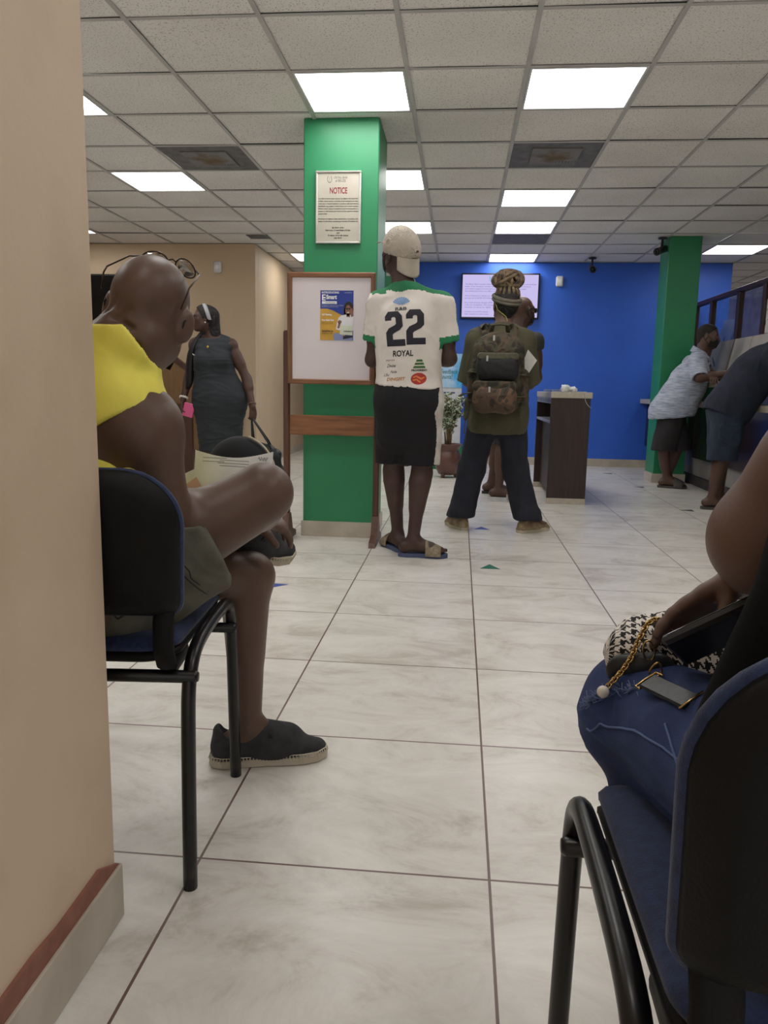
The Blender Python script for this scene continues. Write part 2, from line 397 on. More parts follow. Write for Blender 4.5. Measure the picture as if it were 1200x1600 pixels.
def sensor(x, y, z, label):
    t = thing('motion_sensor', label, 'sensor', (x, y, z))
    MB().box(A(x-.045, y-.045, z-.065), A(x+.045, y+.004, z+.065), .018).build('housing', M_white, t)
    MB().box(A(x-.02, y-.049, z-.02), A(x+.02, y-.042, z+.02), .006).build('lens', mat('milky_lens', (245, 245, 240), .3), t)
sensor(1.21, 10.36, 2.34, 'white motion sensor on the blue wall right of the screen')
sensor(-2.84, 9.1, 2.31, 'white motion sensor on the far beige wall')
fa = MB().box(A(-1.03, 5.15, 2.2), A(-1.0, 5.3, 2.3), .01); tag(fa.build('fire_alarm', mat('dull_red_plastic', (120, 40, 38), .5)), 'small dull red box on the side of the near green column', 'alarm')

# ------------------------------------------------------------------ wall screen, dark left screen
M_black = mat('black_plastic', (16, 16, 18), .35)
t = thing('wall_screen', 'lit wall screen full of lilac text on the blue wall', 'television', (.465, 10.3, 1.87))
MB().box(A(-.03, 10.29, 1.865), A(.96, 10.34, 2.43), .006).build('housing', M_black, t)
MB().box(A(.2, 10.34, 2.0), A(.7, 10.36, 2.3), .004).build('bracket', M_black, t)
MB().box(A(-.012, 10.287, 1.885), A(.942, 10.291, 2.41), .001).build('display', emit('lilac_screen', (206, 196, 242), .62), t)
tx = MB()
LNS = ['The Belize Bank Limited wishes to inform its valued customers that it is the business', 'leader. Over the years, we have worked to ensure that we continue to 24 hours', 'and modern support to customers across the country, and decided to adapt', 'the withdrawal limit in an effort to serve', '', 'We are pleased to advise you that effective the daily limit is now',
       'you may use the $5.00 ATM withdrawal', '', 'As a result of these changes, ATM', 'to $1 per transaction. This change', 'continues to use as our digital', '', 'Customers of our ATM network', 'their transactions here today']
for k, s in enumerate(LNS): 
    if not s: continue
    tx = MB(); fit_text(tx, s, (.02, 10.2855, 2.285-k*.0285), (1, 0, 0), (0, 0, 1), width=.9*min(1, len(s)/84), size=.022); tx.build('text_line', emit('violet_screen_text', (120, 104, 190), .45), t)
tx = MB(); fit_text(tx, 'belize', (.32, 10.2855, 2.335), (1, 0, 0), (0, 0, 1), size=.085); tx.build('screen_heading', emit('cyan_screen_text', (110, 190, 230), .6), t)
MB().box(A(.56, 10.2853, 1.9), A(.63, 10.2863, 1.985), .0003).build('screen_picture', emit('yellow_screen_patch', (236, 220, 60), .6), t)
t = thing('wall_screen', 'switched off black screen on the far left beige wall', 'television', (-4.1, 9.06, 1.62))
MB().box(A(-4.75, 9.03, 1.6), A(-3.62, 9.08, 2.22), .008).build('housing', M_black, t)
MB().box(A(-4.73, 9.026, 1.625), A(-3.64, 9.031, 2.2), .001).build('display', mat('dark_screen_glass', (9, 9, 10), .12), t)

# ------------------------------------------------------------------ framed notice on the column
t = thing('framed_notice', 'silver framed NOTICE on the near green column', 'notice', (-.78, 4.95, 1.845))
nx0, nx1, nz0, nz1, ny = -.921, -.641, 1.846, 2.272, 4.958
f = MB(); b = .011
for lo, hi in (((nx0, nz0), (nx1, nz0+b)), ((nx0, nz1-b), (nx1, nz1)), ((nx0, nz0+b), (nx0+b, nz1-b)), ((nx1-b, nz0+b), (nx1, nz1-b))):
    f.box(A(lo[0], ny-.022, lo[1]), A(hi[0], ny, hi[1]), .004)
f.build('frame', mat('brushed_silver', (216, 214, 210), .3, metal=.6), t)
MB().box(A(nx0+b, ny-.012, nz0+b), A(nx1-b, ny-.004, nz1-b), .0005).build('sheet', mat('cream_notice_paper', (186, 180, 166), .4, (178, 172, 158), scale=6), t)
tx = MB(); yy = ny-.0125; cxn = (nx0+nx1)/2
tb = MB(); fit_text(tb, 'CENTRAL BANK', (cxn-.03, yy, nz1-.045), (1, 0, 0), (0, 0, 1), size=.019, width=.085)
fit_text(tb, 'of BELIZE', (cxn-.02, yy, nz1-.064), (1, 0, 0), (0, 0, 1), size=.021, width=.064)
body = ['In an effort to ensure proper customer due diligence, the Central Bank', 'of Belize requires persons conducting certain transactions at a bank,', 'credit union or financial institution to produce a valid photo-bearing', 'identification (e.g. passport, social security card or driver\'s license).', 'Where a driver\'s license is presented, it must be accompanied by a', 'passport or social security card. Persons are also required to disclose', 'the source of funds.', None, 'All persons are subject to these requirements, in accordance with', 'Section 15 of the Money Laundering and Terrorism (Prevention) Act.']
M_dp = mat('dark_print', (70, 66, 62), .7); tb.build('bank_name', M_dp, t)
for k, s in enumerate(body):
    if not s: continue
    tx = MB(); fit_text(tx, s, (nx0+.016, yy, nz1-.164-k*.0148), (1, 0, 0), (0, 0, 1), size=.0095, width=.247 if k != 6 else .055, bold=.0004); tx.build('text_line', M_dp, t)
for k, (s, ww) in enumerate((('By Order of the', .075), ('Governor, Central Bank of Belize', .158), ('and', .018), ('Registrar of Credit Unions', .126), ('July 2013', .048))):
    tx = MB(); fit_text(tx, s, (cxn-ww/2, yy, nz0+.091-k*.0152), (1, 0, 0), (0, 0, 1), size=.011, width=ww, bold=.0006); tx.build('signature_line', M_dp, t)
tx = MB()
tx.tube([A(cxn-.055+.013*math.sin(a), yy, nz1-.047+.02*math.cos(a)) for a in np.linspace(.6, 5.7, 20)], .0012, 5)
tx.tube([A(cxn-.055, yy, nz1-.035), A(cxn-.056, yy, nz1-.06)], .0008, 5)
tx.build('emblem', M_dp, t)
tx = MB(); fit_text(tx, 'NOTICE', (cxn-.055, yy, nz1-.131), (1, 0, 0), (0, 0, 1), size=.05, width=.108, bold=.0012); tx.build('heading', mat('crimson_print', (140, 26, 44), .6), t)

# ------------------------------------------------------------------ whiteboard on a wooden stand
W1 = wood('honey_wood', (134, 92, 62), (96, 62, 40)); W1h = wood('honey_wood_rail', (150, 100, 66), (108, 70, 44), axis=0); W2 = wood('dark_stand_wood', (100, 64, 48), (70, 44, 34))
t = thing('whiteboard_stand', 'whiteboard in a wooden frame on a wooden stand before the near green column', 'whiteboard', (-.79, 4.82, 0))
bx0, bx1, bz0, bz1, by = -1.06, -.522, .987, 1.65, 4.775
b = .03
for xa in (bx0, bx1-b): MB().box(A(xa, by-.016, bz0), A(xa+b, by+.016, bz1), .006).build('frame_stile', W1, t)
for za in (bz0, bz1-b): MB().box(A(bx0+.02, by-.0155, za), A(bx1-.02, by+.0155, za+b), .005).build('frame_rail', W1h, t)
MB().box(A(bx0+b-.004, by-.004, bz0+b-.004), A(bx1-b+.004, by+.006, bz1-b+.004), .001).build('board', mat('whiteboard_face', (222, 212, 214), .35, (216, 206, 208), scale=3), t)
for sx, top in ((-1.075, 1.31), (-.505, 1.31)):
    lg = MB(); lg.box(A(sx-.02, 4.80, .06), A(sx+.018, 4.84, top), .008); lg.build('leg', W2, t)
    ft = MB(); pr_ = [(4.62, 0), (5.0, 0), (5.0, .03), (4.9, .06), (4.87, .13), (4.85, .17), (4.79, .17), (4.77, .13), (4.74, .06), (4.64, .03)]
    ft.prism(pr_, (sx-.022, 0, 0), (0, 1, 0), (0, 0, 1), (.042, 0, 0)); ft.build('foot', W2, t)
MB().box(A(-1.057, 4.805, .672), A(-.52, 4.835, .795), .005).build('crossbar', wood('rail_wood', (152, 100, 62), (112, 70, 42), axis=0), t)
# poster pinned on it
t = thing('poster', 'blue and gold poster of a smiling woman pinned on the whiteboard', 'poster', (-.757, 4.77, 1.25))
px0, px1, pz0, pz1, py = -.858, -.656, 1.252, 1.545, 4.7695
MB().box(A(px0, py, pz0), A(px1, py+.0012, pz1), .0003).build('sheet', mat('poster_blue', (36, 62, 150), .45, (30, 54, 140), scale=4), t)
pw, ph = px1-px0, pz1-pz0
def P(u, v): return (px0+u*pw, pz0+v*ph)
def art(name, polys, m, dy):
    names = name.split()
    for k, poly in enumerate(polys): MB().prism([P(*q) for q in poly], (0, py-dy, 0), (1, 0, 0), (0, 0, 1), (0, .0003, 0)).build('picture_'+names[min(k, len(names)-1)], m, t)
art('swoosh', [[(0, 0), (.72, 0), (.9, .46), (.75, .48), (.55, .54), (.38, .6), (.2, .635), (0, .63)]], mat('poster_gold', (212, 164, 60), .45), .0006)
def oval(cu, cv, ru, rv, n=20): return [(cu+ru*math.cos(2*PI*k/n), cv+rv*math.sin(2*PI*k/n)) for k in range(n)]
art('hair lock', [oval(.855, .62, .15, .16), [(.7, .5), (.74, .66), (.82, .66), (.8, .5)]], mat('poster_hair', (38, 28, 26), .5), .0009)
art('jeans', [[(.4, .1), (.42, .0), (.98, 0), (.98, .06), (.7, .1), (.52, .15), (.43, .14)]], mat('poster_jeans', (140, 150, 196), .5), .0009)
art('top', [[(.55, .45), (.64, .5), (.78, .52), (.9, .52), (1, .48), (1, .2), (.6, .2), (.48, .22), (.5, .32)]], mat('poster_top', (230, 228, 234), .5), .0012)
art('face neck hand hand arm', [oval(.845, .6, .085, .11), [(.79, .47), (.8, .54), (.9, .54), (.9, .47)], oval(.955, .56, .04, .09), oval(.59, .37, .06, .035), [(.56, .36), (.52, .24), (.58, .24), (.62, .34)]], mat('poster_skin', (150, 100, 80), .5), .0015)
art('smile laptop', [oval(.845, .56, .035, .012), [(.6, .3), (.98, .3), (.98, .1), (.6, .12)]], mat('poster_pale', (216, 222, 200), .5), .0018)
art('lens lens cushion', [oval(.81, .635, .032, .02, 10), oval(.88, .635, .032, .02, 10), [(.7, .02), (.98, .06), (.98, .09), (.7, .09)]], mat('poster_dark', (34, 34, 40), .5), .0019)
tx = MB(); yy = py-.002
def pt(mb, s, u, v, w_, size, **k): q = P(u, v); fit_text(mb, s, (q[0], yy, q[1]), (1, 0, 0), (0, 0, 1), width=w_*pw, size=size, **k)
pt(tx, 'INTRODUCING', .04, .94, .52, .016, bold=.0005); pt(tx, 'www.belizebank.com', .72, .95, .24, .007)
pt(tx, 'Smart', .18, .83, .32, .034, bold=.0016); pt(tx, '24/7 Banking', .05, .5, .3, .014, bold=.0006); pt(tx, 'Free Debit Card', .05, .39, .36, .014, bold=.0006)
for k in range(2): pt(tx, 'A revolutionary way to bank with us anytime', .04, .695-k*.03, .66-.16*k, .007)
for q in ([(.05, .8), (.16, .8), (.16, .82), (.09, .82), (.09, .84), (.16, .84), (.16, .87), (.09, .87), (.09, .9), (.16, .9), (.16, .92), (.05, .92)], [(.05, .73), (.5, .73), (.5, .785), (.05, .785)]):
    tx.prism([P(*p) for p in q], (0, py-.0012, 0), (1, 0, 0), (0, 0, 1), (0, .0003, 0))
tx.build('white_print', mat('poster_white', (238, 238, 240), .5), t)
tx = MB(); pt(tx, 'BANKING for', .06, .165, .34, .015, bold=.0005); pt(tx, 'DIGITAL LIFE', .06, .12, .32, .013); pt(tx, 'Powerful Computer', .16, .745, .3, .01)
for k in range(2): pt(tx, 'Bank on your own time', .05, .35-k*.025, .34, .006)
pt(tx, 'belizebank', .72, .17, .25, .012, bold=.0004); tx.build('dark_print', mat('poster_ink', (52, 50, 46), .6), t)
# ------------------------------------------------------------------ writing stand
M_dk = wood('dark_veneer', (56, 40, 36), (42, 29, 27), .5); M_lam = mat('pale_laminate', (196, 186, 170), .35, (184, 174, 158), scale=20)
M_trimblue = mat('grey_edge_strip', (140, 144, 160), .4)
t = thing('writing_stand', 'dark brown writing stand with a pale top before the blue wall', 'stand', (.945, 7.39, 0))
sx0, sx1, sy0, sy1 = .778, 1.108, 6.79, 8.02
MB().box(A(sx0-.004, sy0-.012, .912), A(sx1+.012, sy1+.01, .962), .003).build('top', M_lam, t)
for ya, yb in ((sy0, sy0+.03), (sy1-.03, sy1)): MB().box(A(sx0, ya, .05), A(sx1, yb, .912), .002).build('end_panel', M_dk, t)
MB().box(A(sx1-.02, sy0+.03, .05), A(sx1-.003, sy1-.03, .91), .002).build('back_panel', M_dk, t)
MB().box(A(sx0+.002, sy0+.03, .69), A(sx1-.02, sy1-.03, .712), .002).build('shelf', M_trimblue, t)
MB().box(A(sx0+.06, sy0+.03, .05), A(sx0+.08, sy1-.03, .69), .002).build('inner_panel', M_dk, t)
for ya, yb in ((sy0-.002, sy0+.032), (sy1-.032, sy1+.002)): MB().box(A(sx0-.002, ya, 0), A(sx1+.002, yb, .05), .002).build('foot', M_lam, t)
s = MB(); s.box(A(sx0, sy0+.03, .862), A(sx0+.012, sy1-.03, .911), .002); s.mi = 1
for k in range(9): s.box(A(sx0-.001, sy0+.1+k*.125, .872), A(sx0+.002, sy0+.15+k*.125, .9), .0005)
s.build('slotted_rail', [M_trimblue, M_black], t)
tr = MB(); tr.box(A(.785, 6.82, .962), A(.85, 7.5, .968), .001); tr.box(A(.785, 6.82, .968), A(.79, 7.5, .985), .001); tr.box(A(.845, 6.82, .968), A(.85, 7.5, .985), .001)
tag(tr.build('form_tray', mat('clear_grey_plastic', (160, 165, 178), .2)), 'low grey tray along the edge of the writing stand top', 'tray')
def crumple(c, r, name, label, group=None, seed=0, m=None):
    V = []; F = []; n = 14
    mb = MB(); mb.sphere(c, r, nu=18, nv=12); P = mb.V[0]
    r3 = np.broadcast_to(np.asarray(r, float), (3,))
    for i in range(len(P)):
        q = (P[i]-A(*c))/r3; k = .72+.5*abs(mnoise.noise(Vector(q*1.7+seed*9.1)))+.25*mnoise.noise(Vector(q*4+seed)); P[i] = A(*c)+q*r3*k
    P[:, 2] = np.maximum(P[:, 2], c[2]-r3[2]*.72)
    return tag(mb.build(name, m or mat('tissue_white', (236, 236, 238), .8)), label, 'tissue', group)
for k, (x, y, r) in enumerate(((.895, 6.85, .038), (.93, 6.96, .035), (.97, 6.87, .03))):
    crumple((x, y, .962+r*.72), (r*1.2, r, r), 'crumpled_tissue', ['leftmost crumpled white tissue on the writing stand', 'middle crumpled white tissue on the writing stand', 'rightmost crumpled white tissue on the writing stand'][k], 'crumpled tissues on the writing stand', k+1)
pp = MB().box(A(1.0, 6.99, .962), A(1.06, 7.08, .9655), .001, rot=rotz(.5)); tag(pp.build('paper_slip', mat('paper_white', (244, 243, 244), .7)), 'white paper slip lying at the middle of the writing stand top', 'paper')
cb = MB(); cb.tube([A(1.07, 6.83, .966), A(1.055, 6.79, .968), A(1.05, 6.772, .962), A(1.052, 6.766, .93), A(1.06, 6.765, .89), A(1.078, 6.766, .86), A(1.102, 6.772, .838), A(1.115, 6.79, .832)], .003, 8)
cb.tube([A(1.07, 6.83, .966)]+[A(1.03+.05*math.cos(a), 6.86+.03*math.sin(a), .966) for a in np.linspace(0, 5, 16)], .003, 8)
tag(cb.build('pen_cord', mat('grey_cord', (170, 170, 172), .5)), 'thin grey pen cord looping down the writing stand front', 'cord')

# ------------------------------------------------------------------ teller counter along the right
t = thing('teller_counter', 'dark teller counter with two pale ledges along the right side', 'counter', (2.6, 7.2, 0))
M_lacq = mat('dark_lacquer', (44, 32, 36), .18, (34, 25, 29), scale=3)
for ya, yb, xl, xu in ((4.6, 8.645, 2.42, 2.47), (9.04, 10.35, 2.31, 2.46)):
    MB().box(A(xl, ya, .83), A(2.75, yb, .885), .004).build('writing_ledge', M_lam, t)
    MB().box(A(xl+.09, ya+.01, .29), A(xl+.115, yb-.01, .83), .003).build('front_panel', M_lacq, t)
    MB().box(A(xu+.06, ya+.01, .885), A(xu+.09, yb-.01, 1.035), .003).build('upper_panel', M_lacq, t)
    MB().box(A(xu, ya, 1.035), A(3.1, yb, 1.09), .004).build('upper_ledge', M_lam, t)
    MB().box(A(xu+.04, ya+.01, 1.09), A(xu+.06, yb-.01, 1.112), .002).build('ledge_strip', M_dk, t)
MB().box(A(2.545, 4.6, .1), A(2.62, 10.35, 1.03), .003).build('kick_panel', mat('kick_tile', (150, 146, 142), .4, (136, 132, 128), scale=5), t)
MB().box(A(2.515, 4.6, 0), A(2.62, 10.35, .1), .003).build('plinth', mat('dark_plinth', (52, 48, 50), .4), t)
# privacy boards leaning on the upper ledge
M_brd = mat('pale_privacy_board', (188, 180, 172), .5, (180, 172, 165), scale=5); M_brd_shade = mat('shaded_privacy_board', (140, 132, 122), .5)  # second, darker tone paints shade into the colour of the far board
def slab(P4, th, name, m, parent):
    P4 = [A(*p) for p in P4]; n = nrm(np.cross(P4[1]-P4[0], P4[3]-P4[0]))*th
    V = P4+[p+n for p in P4]; mb = MB(); mb.add(V, [(0, 1, 2, 3)[::-1], (4, 5, 6, 7)]+[(i, (i+1) % 4, 4+(i+1) % 4, 4+i) for i in range(4)])
    return mb.build(name, m, parent)
for lb, ya, yb, yt, m in (('pale leaning privacy board just right of the man in the light polo', 7.95, 8.37, 8.43, M_brd), ('pale leaning privacy board behind the bending man in navy', 7.3, 7.94, 7.935, M_brd),
                          ('privacy board coloured darker as if in shade just behind the head of the polo man', 8.46, 9.1, 9.1, M_brd_shade)):
    o = slab([(2.71, yb, 1.092), (2.71, ya, 1.092), (2.80, ya, 1.525), (2.80, yt, 1.525)], .012, 'privacy_board', m, None)
    tag(o, lb, 'board', 'boards on the teller counter')
# glass screen in a brown wood frame
t = thing('glass_screen', 'brown wood framed glass screen standing on the teller counter', 'screen', (2.9, 7.2, 1.09))
W3 = wood('mahogany', (74, 42, 36), (54, 30, 27)); W3h = wood('mahogany_rail', (74, 42, 36), (54, 30, 27), axis=1)
MB().box(A(2.87, 4.6, 2.03), A(2.95, 10.35, 2.075), .004).build('top_rail', W3h, t)
ys = [10.3, 9.64, 8.74, 8.02, 7.2, 6.3, 5.4, 4.64]
for y in ys: MB().box(A(2.88, y-.04, 1.09), A(2.94, y+.04, 2.031), .004).build('post', W3, t)
gm = mat('pane_glass', (235, 240, 240), .03, trans=1.0, spec=.5)
for a, b in zip(ys[:-1], ys[1:]):
    MB().box(A(2.907, b+.04, 1.53), A(2.913, a-.04, 2.031), .001).build('pane', gm, t)
    MB().box(A(2.89, b+.04, 1.5), A(2.93, a-.04, 1.53), .003).build('pane_rail', W3h, t)
# notice sheet with two figures taped on the glass
t = thing('distance_notice', 'white sheet with two dark figures taped on the teller glass', 'notice', (2.905, 7.9, 1.56))
MB().box(A(2.9035, 7.69, 1.555), A(2.906, 8.07, 1.875), .0005).build('sheet', mat('paper_white', (244, 243, 244), .7), t)
fx = 2.9025
for y in (7.99, 7.77):
    fg = MB(); fg.prism(oval(0, .125, .011, .014, 12), (fx, y, 1.58), (0, -1, 0), (0, 0, 1), (.0005, 0, 0))
    fg.prism([(-.018, .105), (.018, .105), (.022, .055), (.012, .05), (.01, 0), (-.01, 0), (-.012, .05), (-.022, .055)], (fx, y, 1.58), (0, -1, 0), (0, 0, 1), (.0005, 0, 0))
    fg.build('printed_figure', mat('navy_print', (44, 46, 62), .6), t)
fg = MB()
fg.prism([(-.06, .1), (.06, .1), (.06, .105), (-.06, .105)], (fx, 7.88, 1.58), (0, -1, 0), (0, 0, 1), (.0005, 0, 0))
for k in range(6): fg.prism([(-.03, .08-k*.012), (.03, .08-k*.012), (.03, .084-k*.012), (-.03, .084-k*.012)], (fx, 7.88, 1.58), (0, -1, 0), (0, 0, 1), (.0005, 0, 0))
for k, hw in enumerate((.1, .12)): fg.prism([(-hw, .2-k*.014), (hw, .2-k*.014), (hw, .204-k*.014), (-hw, .204-k*.014)], (fx, 7.88, 1.58), (0, -1, 0), (0, 0, 1), (.0005, 0, 0))
fg.prism([(-.05, .235), (.05, .235), (.05, .25), (-.05, .25)], (fx, 7.88, 1.58), (0, -1, 0), (0, 0, 1), (.0005, 0, 0))
fg.build('printed_lines', mat('navy_print', (44, 46, 62), .6), t)
# monitor standing behind the glass
t = thing('monitor', 'grey tilted monitor back behind the teller glass', 'monitor', (3.1, 9.6, 1.09))
slab([(3.03, 9.75, 1.56), (3.1, 9.5, 1.56), (3.17, 9.46, 1.82), (3.1, 9.73, 1.82)], .02, 'screen_back', mat('grey_monitor_back', (110, 112, 122), .4), t)
MB().box(A(3.0, 9.5, 1.09), A(3.09, 9.75, 1.1), .002).tube([A(3.06, 9.62, 1.1), A(3.06, 9.62, 1.6), A(3.09, 9.62, 1.66)], .015, 12).build('stand', M_black, t)

# ------------------------------------------------------------------ feedback stand and plant
t = thing('feedback_kiosk', 'white feedback kiosk with a sky blue poster near the blue wall', 'kiosk', (-.2, 9.55, 0))
MB().box(A(-.43, 9.5, .3), A(.02, 9.62, .985), .006).build('body', mat('kiosk_white', (214, 216, 222), .4), t)
MB().box(A(-.45, 9.46, 0), A(.05, 9.66, .3), .01).build('base', mat('kiosk_green', (30, 120, 80), .5), t)
def sky():
    m = bpy.data.materials.new('sky_poster'); g = NT(m); out = g.n('ShaderNodeOutputMaterial'); p = g.n('ShaderNodeBsdfPrincipled'); g.l(p, 0, out, 0); p.inputs['Roughness'].default_value = .4
    tc = g.n('ShaderNodeTexCoord'); nz = g.n('ShaderNodeTexNoise'); nz.inputs['Scale'].default_value = 5; nz.inputs['Detail'].default_value = 6; g.l(tc, 'Object', nz, 'Vector')
    sp = g.n('ShaderNodeSeparateXYZ'); g.l(tc, 'Object', sp, 0); ad = g.n('ShaderNodeMath', operation='MULTIPLY_ADD'); g.l(sp, 0, ad, 0); ad.inputs[1].default_value = 1.1; g.l(nz, 0, ad, 2)
    r = g.n('ShaderNodeValToRGB'); e = r.color_ramp.elements; e[0].position = .42; e[0].color = lin((214, 230, 240)); e[1].position = .75; e[1].color = lin((70, 165, 225)); g.l(ad, 0, r, 0); g.l(r, 0, p, 'Base Color'); return m
MB().box(A(-.44, 9.488, .985), A(.022, 9.5, 1.385), .002).build('poster_panel', sky(), t)
MB().box(A(-.40, 9.497, .915), A(-.06, 9.5, .932), .001).build('blue_strip', mat('strip_blue', (60, 80, 160), .5), t)
tx = MB(); fit_text(tx, 'belizebank', (-.33, 9.4875, 1.235), (1, 0, 0), (0, 0, 1), size=.075, width=.25, bold=.0015); tx.build('kiosk_name', mat('kiosk_blue_print', (70, 110, 160), .5), t)
tx = MB(); fit_text(tx, 'Your Feedback', (-.37, 9.4875, 1.15), (1, 0, 0), (0, 0, 1), size=.07, width=.33, shear=.25, bold=.001); fit_text(tx, 'Counts!', (-.26, 9.4875, 1.09), (1, 0, 0), (0, 0, 1), size=.07, width=.16, shear=.25, bold=.001); tx.build('kiosk_slogan', mat('kiosk_teal_print', (60, 120, 120), .5), t)
pt_ = thing('potted_plant', 'leafy variegated plant in a reddish brown pot before the feedback kiosk', 'plant', (-.11, 8.6, 0))
c = (-.11, 8.6, 0); M_pot = mat('glazed_brown_pot', (104, 70, 62), .3, (84, 56, 50), scale=9)
MB().lathe([(.07, .03), (.1, .04), (.13, .1), (.152, .18), (.15, .24), (.125, .285), (.118, .30), (.122, .32), (.15, .36), (.152, .372), (.135, .372), (.11, .33), (.11, .31)], c, 40).build('pot', M_pot, pt_)
for k in range(3):
    a = PI/2+k*2*PI/3+.5; MB().tube([A(c[0]+.08*math.cos(a), c[1]+.08*math.sin(a), .06), A(c[0]+.1*math.cos(a), c[1]+.1*math.sin(a), 0)], [.026, .018], 10).build('foot', M_pot, pt_)
MB().lathe([(.108, .325), (.06, .335), (.001, .338)], c, 24).build('soil', mat('potting_soil', (58, 44, 34), .95), pt_)
st = MB()
tips = []
for k in range(9):
    a = rng.uniform(0, 2*PI); r0 = rng.uniform(.005, .035)
    p = [A(c[0]+r0*math.cos(a), c[1]+r0*math.sin(a), .33)]
    for h in (.45, .6, .75, .88):
        sp = .02+.22*((h-.33)/.6)**1.6*rng.uniform(.5, 1.1); p.append(A(c[0]+sp*math.cos(a+.4*h), c[1]+sp*math.sin(a+.4*h), h+rng.uniform(-.02, .02)))
    st.tube(p, [.011, .009, .007, .005, .003], 7); tips.append(p)
    for b in range(3):
        q = p[2]*(1-b/3)+p[4]*b/3; d = nrm(rng.normal(size=3)+A(0, 0, .4)); e = q+d*rng.uniform(.08, .16); st.tube([q, (q+e)/2+A(0, 0, .01), e], [.004, .003, .002], 5); tips.append([q, (q+e)/2, e])
st.build('stem', mat('plant_stem', (120, 98, 74), .8), pt_)
def leafmat():
    m = bpy.data.materials.new('variegated_leaf'); g = NT(m); out = g.n('ShaderNodeOutputMaterial'); p = g.n('ShaderNodeBsdfPrincipled'); g.l(p, 0, out, 0); p.inputs['Roughness'].default_value = .4
    tc = g.n('ShaderNodeTexCoord'); nz = g.n('ShaderNodeTexNoise'); nz.inputs['Scale'].default_value = 42; nz.inputs['Detail'].default_value = 2; g.l(tc, 'Object', nz, 'Vector')
    r = g.n('ShaderNodeValToRGB'); r.color_ramp.interpolation = 'EASE'; e = r.color_ramp.elements; e[0].position = .44; e[0].color = lin((40, 74, 44)); e[1].position = .58; e[1].color = lin((206, 214, 184)); g.l(nz, 0, r, 0); g.l(r, 0, p, 'Base Color'); return m
lf = MB()
for k in range(620):
    p = tips[rng.integers(len(tips))]; u = rng.uniform(.35, 1)*(len(p)-1); i = min(int(u), len(p)-2); q = p[i]+(p[i+1]-p[i])*(u-i)
    if q[2] < .52: continue
    d = nrm(rng.normal(size=3)*A(1, 1, .6)+A(0, 0, .1)); L = rng.uniform(.035, .06); x, y, _ = frame_of(d, rng.normal(size=3)); W = L*.3
    q = q+d*.012
    V = [q, q+d*L*.35+x*W+y*.004, q+d*L*.4-y*.003, q+d*L*.35-x*W+y*.004, q+d*L*.75+x*W*.6, q+d*L*.75-x*W*.6, q+d*L-y*.008]
    lf.add(V, [(0, 1, 2), (0, 2, 3), (1, 4, 2), (2, 5, 3), (2, 4, 6), (2, 6, 5)], True)
o = lf.build('foliage', leafmat(), pt_)

# small white sign on the far green column
sg = MB().box(A(-.96, 9.93, 2.34), A(-.68, 9.95, 2.41), .004); tag(sg.build('wall_sign', M_white), 'small white strip sign on the green column behind the shirt 22 man', 'sign')
# coloured floor stickers
def sticker(x, y, s, m, label, rot=0):
    mb = MB(); P = [(-.055*s, 0), (.055*s, 0), (.03*s, .05*s), (0, .11*s), (-.03*s, .05*s)]; c, q = math.cos(rot), math.sin(rot)
    mb.prism([(u*c-v*q, u*q+v*c) for u, v in P], (x, y, 0), (1, 0, 0), (0, 1, 0), (0, 0, .0012)); tag(mb.build('floor_sticker', m), label, 'sticker', 'floor arrow stickers')
Mg = mat('green_vinyl', (30, 110, 86), .5); Mb_ = mat('blue_vinyl', (40, 76, 170), .5); Mk = mat('dark_vinyl', (60, 66, 78), .5)
sticker(.198, 4.2, 1.0, Mg, 'green arrow sticker on the floor near the centre'); sticker(.185, 5.41, 1.0, Mb_, 'pale blue arrow sticker between the feet of the backpack wearer')
sticker(-.93, 3.64, 1.1, Mb_, 'blue arrow sticker beside the crossed shoe of the seated man', -1.2)
sticker(1.98, 6.65, 1.0, Mk, 'dark arrow sticker before the bending man in navy', 1.5); sticker(1.93, 8.2, 1.0, Mk, 'dark arrow sticker left of the polo man\'s sandals', 1.5); sticker(1.85, 9.5, 1.0, Mk, 'farthest dark arrow sticker near the blue wall', 1.5)

# ------------------------------------------------------------------ wooden cubicle desk far left
t = thing('cubicle_desk', 'tan wooden desk side with a sloping brown top edge behind the woman', 'desk', (-3.0, 8.0, 0))
W5 = wood('tan_board', (132, 100, 64), (116, 86, 54)); W6 = wood('brown_trim', (84, 52, 38), (64, 40, 30))
MB().prism([(-3.9, .3), (-2.6, .3), (-2.6, .99), (-2.86, 1.155), (-2.97, 1.24), (-3.9, 1.24)], (0, 7.8, 0), (1, 0, 0), (0, 0, 1), (0, .03, 0)).build('side_panel', W5, t)
MB().prism([(-2.58, .97), (-2.55, 1.0), (-2.96, 1.29), (-3.95, 1.29), (-3.95, 1.24), (-2.97, 1.24)], (0, 7.785, 0), (1, 0, 0), (0, 0, 1), (0, .06, 0)).build('top_trim', W6, t)
MB().box(A(-2.95, 7.76, 0), A(-2.72, 7.84, .77), .006).build('post', W6, t)
MB().box(A(-3.9, 7.8, 0), A(-3.7, 7.84, .3), .006).build('leg', W6, t)

